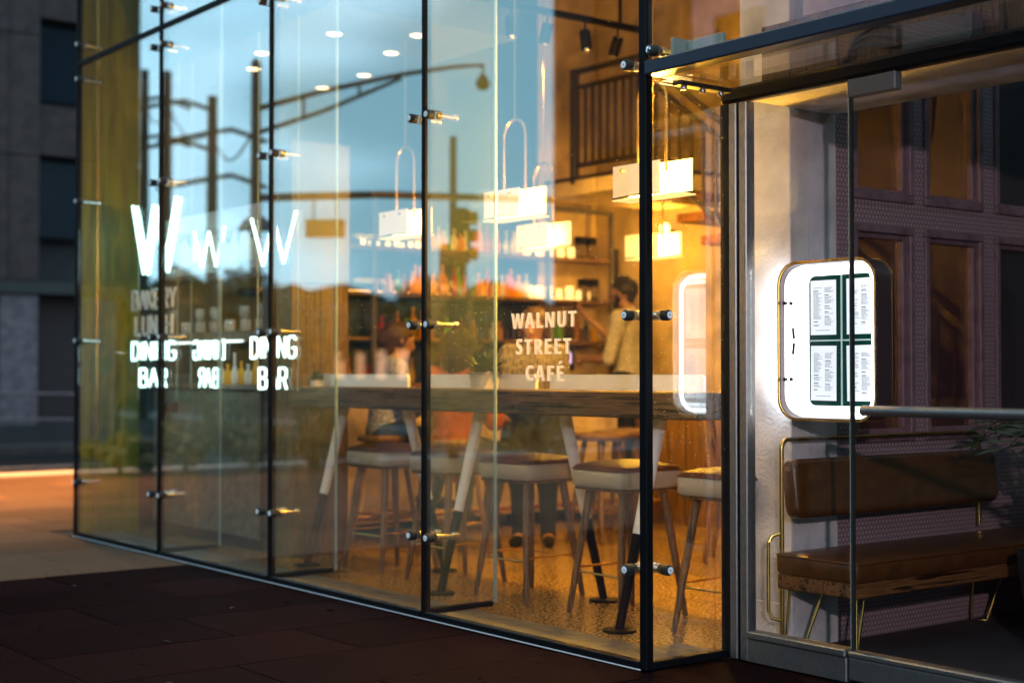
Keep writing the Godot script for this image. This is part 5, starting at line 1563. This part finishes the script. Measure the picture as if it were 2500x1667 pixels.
func concrete_building() -> void:
	var t := thing("concrete_building", "brown precast concrete building with recessed dark windows across the street", "building")
	var x := -21.0
	var ph := [[2.78, 4.96], [4.975, 7.09], [7.105, 9.3], [9.315, 11.6], [11.615, 14.0]]
	var pm := []
	for h in ph:
		pm.append(Mb.new().span(Vector3(-0.5, h[0], -0.545), Vector3(0.0, h[1], -0.003), 0.012).mesh())
	var wm := Mb.new().span(Vector3(-0.62, -0.75, -0.55), Vector3(-0.55, 0.75, 0.55)).mesh()
	var wf := Mb.new()
	wf.ring(rrect(1.1, 1.5, 0.001, 1), rrect(0.96, 1.36, 0.001, 1), -0.03, 0.03, Transform3D(Basis(Vector3.UP, PI / 2), Vector3(-0.5, 0, 0)))
	var wfm := wf.mesh()
	var spm := Mb.new().span(Vector3(-0.62, -0.32, -0.555), Vector3(-0.30, 0.32, 0.555), 0.01).mesh()
	for b in range(-3, 6):
		var z := 6.98 - 2.2 * (b + 0)
		if b < 0:
			continue
		pilaster(t, pm, x, z)
	for b in 9:
		var z := 6.98 - 2.2 * b
		for k in 4:
			var y: float = [4.3, 6.75, 9.2, 11.7][k]
			var w := part(t, "window", wfm, mats["black_metal"])
			w.position = Vector3(x, y, z - 1.65)
			part(w, "pane", wm, mats["dark_glass"])
			var s := part(t, "spandrel", spm, mats["precast"])
			s.position = Vector3(x, y + 1.2, z - 1.65)
			s.scale = Vector3(1, 1.4, 1)
		part(t, "brick_infill", Mb.new().span(Vector3(x - 0.7, -0.1, z - 2.2), Vector3(x - 0.4, 2.6, z - 1.1)), mats["dark_brick"])
	part(t, "lintel_band", Mb.new().span(Vector3(x - 0.55, 2.55, -13.0), Vector3(x + 0.06, 2.765, 6.98), 0.01), mats["rail_metal"])
	part(t, "core", Mb.new().span(Vector3(x - 14.0, -0.1, -30.0), Vector3(x - 0.72, 14.2, 6.9)), mats["dark_stone"])
	# ramp with handrails in front of it
	t = thing("ramp_wall", "low dark wall of a ramp along the building across the street", "wall")
	part(t, "wall", Mb.new().span(Vector3(-20.3, 0.0, -14.0), Vector3(-20.1, 0.30, 2.0), 0.01), mats["dark_stone"])
	t = thing("handrail", "dark double tube handrail with rounded ends on the ramp wall", "handrail")
	var zs := [-3.0, -5.75]
	for g in 2:
		var za: float = [2.0, -5.85][g]
		var zb: float = [-5.75, -13.0][g]
		for y in [[0.92, 0.80], [0.50, 0.36]]:
			part(t, "rail", Mb.new().tube([Vector3(-20.2, y[0], za), Vector3(-20.2, y[1], zb)], 0.026, 8), mats["mauve_paint"])
		part(t, "end_loop", Mb.new().tube(arc(Vector3(-20.2, 0.58, zb), Vector3.UP, Vector3.FORWARD, 0.22, 0.0, PI, 8), 0.026, 8), mats["mauve_paint"])
		for k in 4:
			var z := lerpf(za, zb, (k + 0.5) / 4.0)
			part(t, "post", Mb.new().tube([Vector3(-20.2, 0.30, z), Vector3(-20.2, 0.86, z)], 0.02, 8), mats["mauve_paint"])


func pilaster(t: Node3D, pm: Array, x: float, z: float) -> void:
	for m in pm:
		for s in 2:
			part(t, "concrete_panel", m, mats["precast"]).position = Vector3(x, 0, z - 0.548 * s)
	part(t, "base_pier", Mb.new().span(Vector3(x - 0.5, -0.1, z - 1.09), Vector3(x - 0.02, 2.54, z - 0.42), 0.01), mats["precast_pale"])


func plain_building(called: String, label: String, x0: float, x1: float, z0: float, h: float, m: Material, fy: float, win: Material) -> void:
	var t := thing(called, label, "building")
	part(t, "wall", Mb.new().span(Vector3(x0, -0.14, z0), Vector3(x1, h, z0 + 9.0), 0.02), m)
	part(t, "cornice", Mb.new().span(Vector3(x0 - 0.1, h, z0 - 0.12), Vector3(x1 + 0.1, h + 0.25, z0 + 9.1), 0.03), mats["dark_stone"])
	var n := maxi(1, int((x1 - x0) / 1.9))
	var fm := Mb.new().ring(rrect(1.1, 1.6, 0.001, 1), rrect(0.94, 1.44, 0.001, 1), -0.05, 0.02).mesh()
	var gm := Mb.new().box(Vector3(0, 0, -0.0), Vector3(0.94, 1.44, 0.02)).mesh()
	var y := fy
	while y + 1.0 < h:
		for i in n:
			var w := part(t, "window", fm, mats["black_metal"])
			w.position = Vector3(lerpf(x0, x1, (i + 0.5) / n), y, z0 - 0.03)
			part(w, "pane", gm, win)
		y += 2.9


func street() -> void:
	plain_building("brick_building", "tall dark building mirrored in the corner pane", -17.6, -14.02, 14.0, 15.0, mats["dark_stone"], 1.6, mats["dark_glass"])
	plain_building("rose_building", "narrow rose stucco building mirrored above the entrance beam", -14.0, -11.6, 14.2, 16.0, mats["rose_stucco"], 3.6, mats["dark_glass"])
	plain_building("long_building", "long low dark building opposite the entrance", -11.58, 16.0, 14.0, 5.3, mats["dark_stone"], 1.6, mats["dark_glass"])
	plain_building("far_house", "low pitched house far down the street, left of two", -66.0, -58.0, 24.0, 4.2, mats["dark_brick"], 1.6, mats["dark_glass"])
	plain_building("far_house", "low house far down the street, right of two", -63.0, -55.0, 36.0, 4.6, mats["precast"], 1.6, mats["lit_window"])
	# wooded rise that closes the street
	var hl := Mb.new()
	var hn := FastNoiseLite.new()
	hn.seed = 9
	hn.frequency = 0.06
	hn.fractal_octaves = 4
	var rows := []
	for k in 5:
		var row := []
		for i in 61:
			var f3 := i / 60.0
			var p := Vector3(-94.0, 0, 14.0).lerp(Vector3(-58.0, 0, 76.0), f3) + Vector3(-4.0, 0, -2.3) * k
			p.y = -0.2 if k == 0 else [0.0, 0.62, 0.9, 1.0, 0.85][k] * (5.9 + 4.5 * hn.get_noise_2d(i * 3.0, k * 7.0) + 1.2 * sin(f3 * 5.0))
			row.append(p)
		rows.append(row)
	for k in 4:
		for i in 60:
			hl.quad(rows[k][i], rows[k][i + 1], rows[k + 1][i + 1], rows[k + 1][i], Vector3(0.8, 0.6, 0.2), 1)
	struct("hill", hl, mats["leaf_dark"])
	# signal pole with two curved arms
	var t := thing("signal_pole", "tall green street pole with a double arm reaching over the street", "street pole", Vector3(-12.75, -0.01, 5.0))
	var f := Vector3(0.62, 0, 0.785)
	part(t, "pole", Mb.new().tube([Vector3.ZERO, Vector3(0, 0.9, 0), Vector3(0, 5.15, 0)], [0.12, 0.085, 0.062], 12), mats["green_steel"])
	part(t, "finial", Mb.new().lathe([Vector2(0, 5.15), Vector2(0.07, 5.16), Vector2(0.06, 5.24), Vector2(0, 5.3)], 10), mats["green_steel"])
	var up := [Vector3(0, 4.62, 0), f * 0.9 + Vector3(0, 4.86, 0), f * 1.9 + Vector3(0, 5.07, 0), f * 2.6 + Vector3(0, 5.17, 0), f * 2.98 + Vector3(0, 5.19, 0)]
	part(t, "upper_arm", Mb.new().tube(up, [0.04, 0.036, 0.032, 0.026, 0.022], 8), mats["green_steel"])
	part(t, "lower_arm", Mb.new().tube([Vector3(0, 4.30, 0), f * 0.9 + Vector3(0, 4.60, 0), f * 1.9 + Vector3(0, 5.02, 0)], [0.034, 0.03, 0.026], 8), mats["green_steel"])
	for k in [0.62, 1.35]:
		part(t, "strut", Mb.new().tube([f * k + Vector3(0, 4.30 + k * 0.36, 0), f * k + Vector3(0, 4.64 + k * 0.245, 0)], 0.024, 6), mats["green_steel"])
	part(t, "lamp_head", Mb.new().lathe([Vector2(0, 0), Vector2(0.05, -0.03), Vector2(0.10, -0.13), Vector2(0.06, -0.21), Vector2(0, -0.22)], 12, Transform3D(Basis(), f * 2.96 + Vector3(0, 5.08, 0))).tube([f * 2.96 + Vector3(0, 5.19, 0), f * 2.96 + Vector3(0, 5.05, 0)], 0.018, 6), mats["green_steel"])
	part(t, "mast_arm", Mb.new().tube([Vector3(0, 3.46, 0), f * 1.6 + Vector3(0, 3.5, 0), f * 4.2 + Vector3(0, 3.42, 0)], [0.055, 0.05, 0.04], 8), mats["green_steel"])
	part(t, "dome_lamp", Mb.new().lathe([Vector2(0, 0.22), Vector2(0.05, 0.2), Vector2(0.16, 0.12), Vector2(0.24, 0.0), Vector2(0.235, -0.01), Vector2(0.14, 0.09), Vector2(0, 0.14)], 18, Transform3D(Basis(), Vector3(-0.1, 3.06, 0.06))), mats["green_steel"])
	t = thing("street_sign", "small blank bronze plate hung from the mast arm", "sign", Vector3(-12.2, 3.05, 5.72), atan2(0.62, 0.785) + PI / 2)
	part(t, "plate", Mb.new().box(Vector3.ZERO, Vector3(0.52, 0.24, 0.03), 0.01), mats["brass_dull"])
	part(t, "clamp", Mb.new().tube([Vector3(-0.15, 0.10, 0), Vector3(-0.15, 0.42, 0)], 0.012, 6).tube([Vector3(0.15, 0.10, 0), Vector3(0.15, 0.42, 0)], 0.012, 6), mats["green_steel"])
	t = thing("traffic_signal", "dark traffic signal head on the mast arm", "traffic signal", Vector3(-11.18, 2.50, 7.04), 0.9)
	part(t, "post", Mb.new().tube([Vector3(0, -2.5, 0), Vector3(0, 1.75, 0)], [0.07, 0.045], 10), mats["green_steel"])
	part(t, "housing", Mb.new().box(Vector3(0, 0.45, 0.12), Vector3(0.24, 0.72, 0.16), 0.02).box(Vector3(0.22, 0.05, 0), Vector3(0.2, 0.55, 0.2), 0.02).box(Vector3(-0.22, 0.05, 0), Vector3(0.2, 0.55, 0.2), 0.02), mats["green_steel"])
	for k in 3:
		part(t, "visor", Mb.new().lathe([Vector2(0.085, 0), Vector2(0.085, 0.12)], 12, Transform3D(Basis(Vector3.RIGHT, PI / 2), Vector3(0, 0.68 - 0.23 * k, 0.2))), mats["black_metal"])
	# utility poles down the street
	var spots := [[Vector3(-23.3, 0, 9.55), 6.9, "utility pole with two crossarms, nearest of three"], [Vector3(-27.6, 0, 10.5), 8.25, "utility pole with two crossarms, middle of three"], [Vector3(-29.8, 0, 10.9), 8.7, "utility pole with two crossarms, farthest of three"]]
	for s in spots:
		t = thing("utility_pole", s[2], "utility pole", s[0], 0.0, "utility poles down the street")
		part(t, "pole", Mb.new().tube([Vector3.ZERO, Vector3(0, s[1], 0)], [0.15, 0.10], 10), mats["green_steel"])
		for y in [s[1] - 0.75, s[1] - 1.7]:
			part(t, "crossarm", Mb.new().tube([Vector3(-0.7, y - 0.22, -0.9), Vector3(0, y, 0), Vector3(0.25, y + 0.06, 0.32), Vector3(0.7, y - 0.2, 0.9)], 0.055, 6), mats["green_steel"])
	for w in [[Vector3(-12.75, 4.4, 5.0), Vector3(-23.3, 6.1, 9.55), "sagging overhead wire from the signal pole to the nearest utility pole"], [Vector3(-23.3, 6.2, 9.55), Vector3(-27.6, 7.5, 10.5), "overhead wire between the nearest and middle utility poles"], [Vector3(-27.6, 7.5, 10.5), Vector3(-29.8, 7.9, 10.9), "short overhead wire between the two farthest utility poles"]]:
		var pts := []
		for k in 9:
			var f2 := k / 8.0
			pts.append(w[0].lerp(w[1], f2) - Vector3(0, 0.5 * sin(PI * f2), 0))
		solid("overhead_wire", w[2], "wire", Mb.new().tube(pts, 0.018, 5), mats["black_rubber"])
	# lit street lamp that washes the plaza from beyond the end of the front
	t = thing("street_lamp", "lit street lamp with a shaded warm lamp at the edge of the plaza", "street lamp", Vector3(-11.5, 0, -1.0))
	part(t, "post", Mb.new().tube([Vector3.ZERO, Vector3(0, 0.8, 0), Vector3(0, 5.6, 0)], [0.11, 0.07, 0.05], 12), mats["green_steel"])
	part(t, "shade", Mb.new().lathe([Vector2(0, 5.75), Vector2(0.08, 5.72), Vector2(0.26, 5.55), Vector2(0.25, 5.545), Vector2(0.07, 5.69), Vector2(0, 5.70)], 20), mats["green_steel"])
	part(t, "bulb", Mb.new().lathe([Vector2(0, -0.09), Vector2(0.06, -0.07), Vector2(0.09, 0), Vector2(0.07, 0.06), Vector2(0, 0.08)], 16, Transform3D(Basis(), Vector3(0, 5.53, 0))), mats["street_bulb"])
	var sl := SpotLight3D.new()
	sl.name = "street_light"
	sl.light_color = Color(1.0, 0.67, 0.30)
	sl.light_energy = STREET
	sl.spot_angle = 56.0
	sl.spot_angle_attenuation = 1.0
	sl.spot_range = 40.0
	sl.spot_attenuation = 2.0
	sl.light_size = 0.08
	sl.shadow_enabled = true
	add_child(sl, true)
	sl.position = Vector3(-11.5, 5.43, -1.0)
	sl.rotation.x = -PI / 2
	# unseen lamp added behind the camera to light lettering and entrance wall
	t = thing("added_lamp", "added low lamp with a hooded head, out of view, lighting the entrance", "street lamp", Vector3(7.0, 0, 5.5), deg_to_rad(-128))
	part(t, "post", Mb.new().tube([Vector3.ZERO, Vector3(0, 0.3, 0), Vector3(0, 2.7, 0)], [0.09, 0.05, 0.04], 12), mats["green_steel"])
	part(t, "hood", Mb.new().box(Vector3(0, 2.79, 0.03), Vector3(0.24, 0.03, 0.24), 0.008).box(Vector3(0, 2.70, -0.07), Vector3(0.24, 0.16, 0.03), 0.008), mats["green_steel"])
	part(t, "bulb", Mb.new().lathe([Vector2(0, -0.05), Vector2(0.04, -0.04), Vector2(0.055, 0), Vector2(0.04, 0.04), Vector2(0, 0.05)], 14, Transform3D(Basis(), Vector3(0, 2.72, 0.02))), mats["street_bulb"])
	var s2: SpotLight3D = sl.duplicate()
	s2.name = "fill_light"
	s2.light_color = Color(0.97, 0.90, 0.95)
	s2.light_energy = 28.0
	s2.spot_angle = 60.0
	s2.spot_angle_attenuation = 0.3
	add_child(s2, true)
	s2.position = Vector3(6.87, 2.70, 5.40)
	s2.look_at(Vector3(0.0, 1.2, -0.6))
	# hedge along the kerb and trees far behind
	for s in [[-11.75, 2.75, 0.42, 0.36], [-11.6, 3.5, 0.5, 0.44], [-11.5, 4.3, 0.62, 0.55], [-11.3, 5.1, 0.6, 0.62], [-11.9, 6.1, 0.55, 0.5], [-10.9, 6.9, 0.65, 0.75], [-10.6, 8.0, 0.7, 0.8]]:
		t = thing("shrub", "low dark green shrub %s along the kerb" % ["first from the lamp", "second from the lamp", "third from the lamp", "fourth from the lamp", "beside the signal pole", "just past the signal pole", "last and largest"][[2.75, 3.5, 4.3, 5.1, 6.1, 6.9, 8.0].find(s[1])], "shrub", Vector3(s[0], 0, s[1]), 0.0, "shrubs along the kerb")
		part(t, "foliage", leaves(Mb.new(), Vector3(0, s[3] * 0.62, 0), Vector3(s[2], s[3] * 0.75, s[2]), 1500, 0.07), mats["leaf"])
		part(t, "stem", Mb.new().tube([Vector3.ZERO, Vector3(0.02, s[3] * 0.6, 0)], [0.03, 0.012], 6), mats["bark"])
	for s in [[-52.0, 19.5, 4.6, 2.6], [-50.0, 26.0, 5.6, 3.2], [-46.0, 31.0, 5.0, 2.8]]:
		t = thing("street_tree", "dark spreading tree far down the street beside the houses, %s" % ["smallest", "tallest", "nearest"][[4.6, 5.6, 5.0].find(s[2])], "tree", Vector3(s[0], -0.14, s[1]), 0.0, "trees far down the street")
		var tr := Mb.new().tube([Vector3.ZERO, Vector3(0.05, s[2] * 0.35, 0), Vector3(-0.05, s[2] * 0.75, 0.1)], [0.22, 0.16, 0.06], 8)
		for a in 4:
			tr.tube([Vector3(0, s[2] * 0.38, 0), Vector3(cos(a * 1.6) * s[3] * 0.6, s[2] * 0.7, sin(a * 1.6) * s[3] * 0.6)], [0.09, 0.03], 6)
		part(t, "trunk", tr, mats["bark"])
		part(t, "crown", leaves(Mb.new(), Vector3(0, s[2] * 0.66, 0), Vector3(s[3], s[2] * 0.4, s[3]), 2600, 0.32), mats["leaf"])
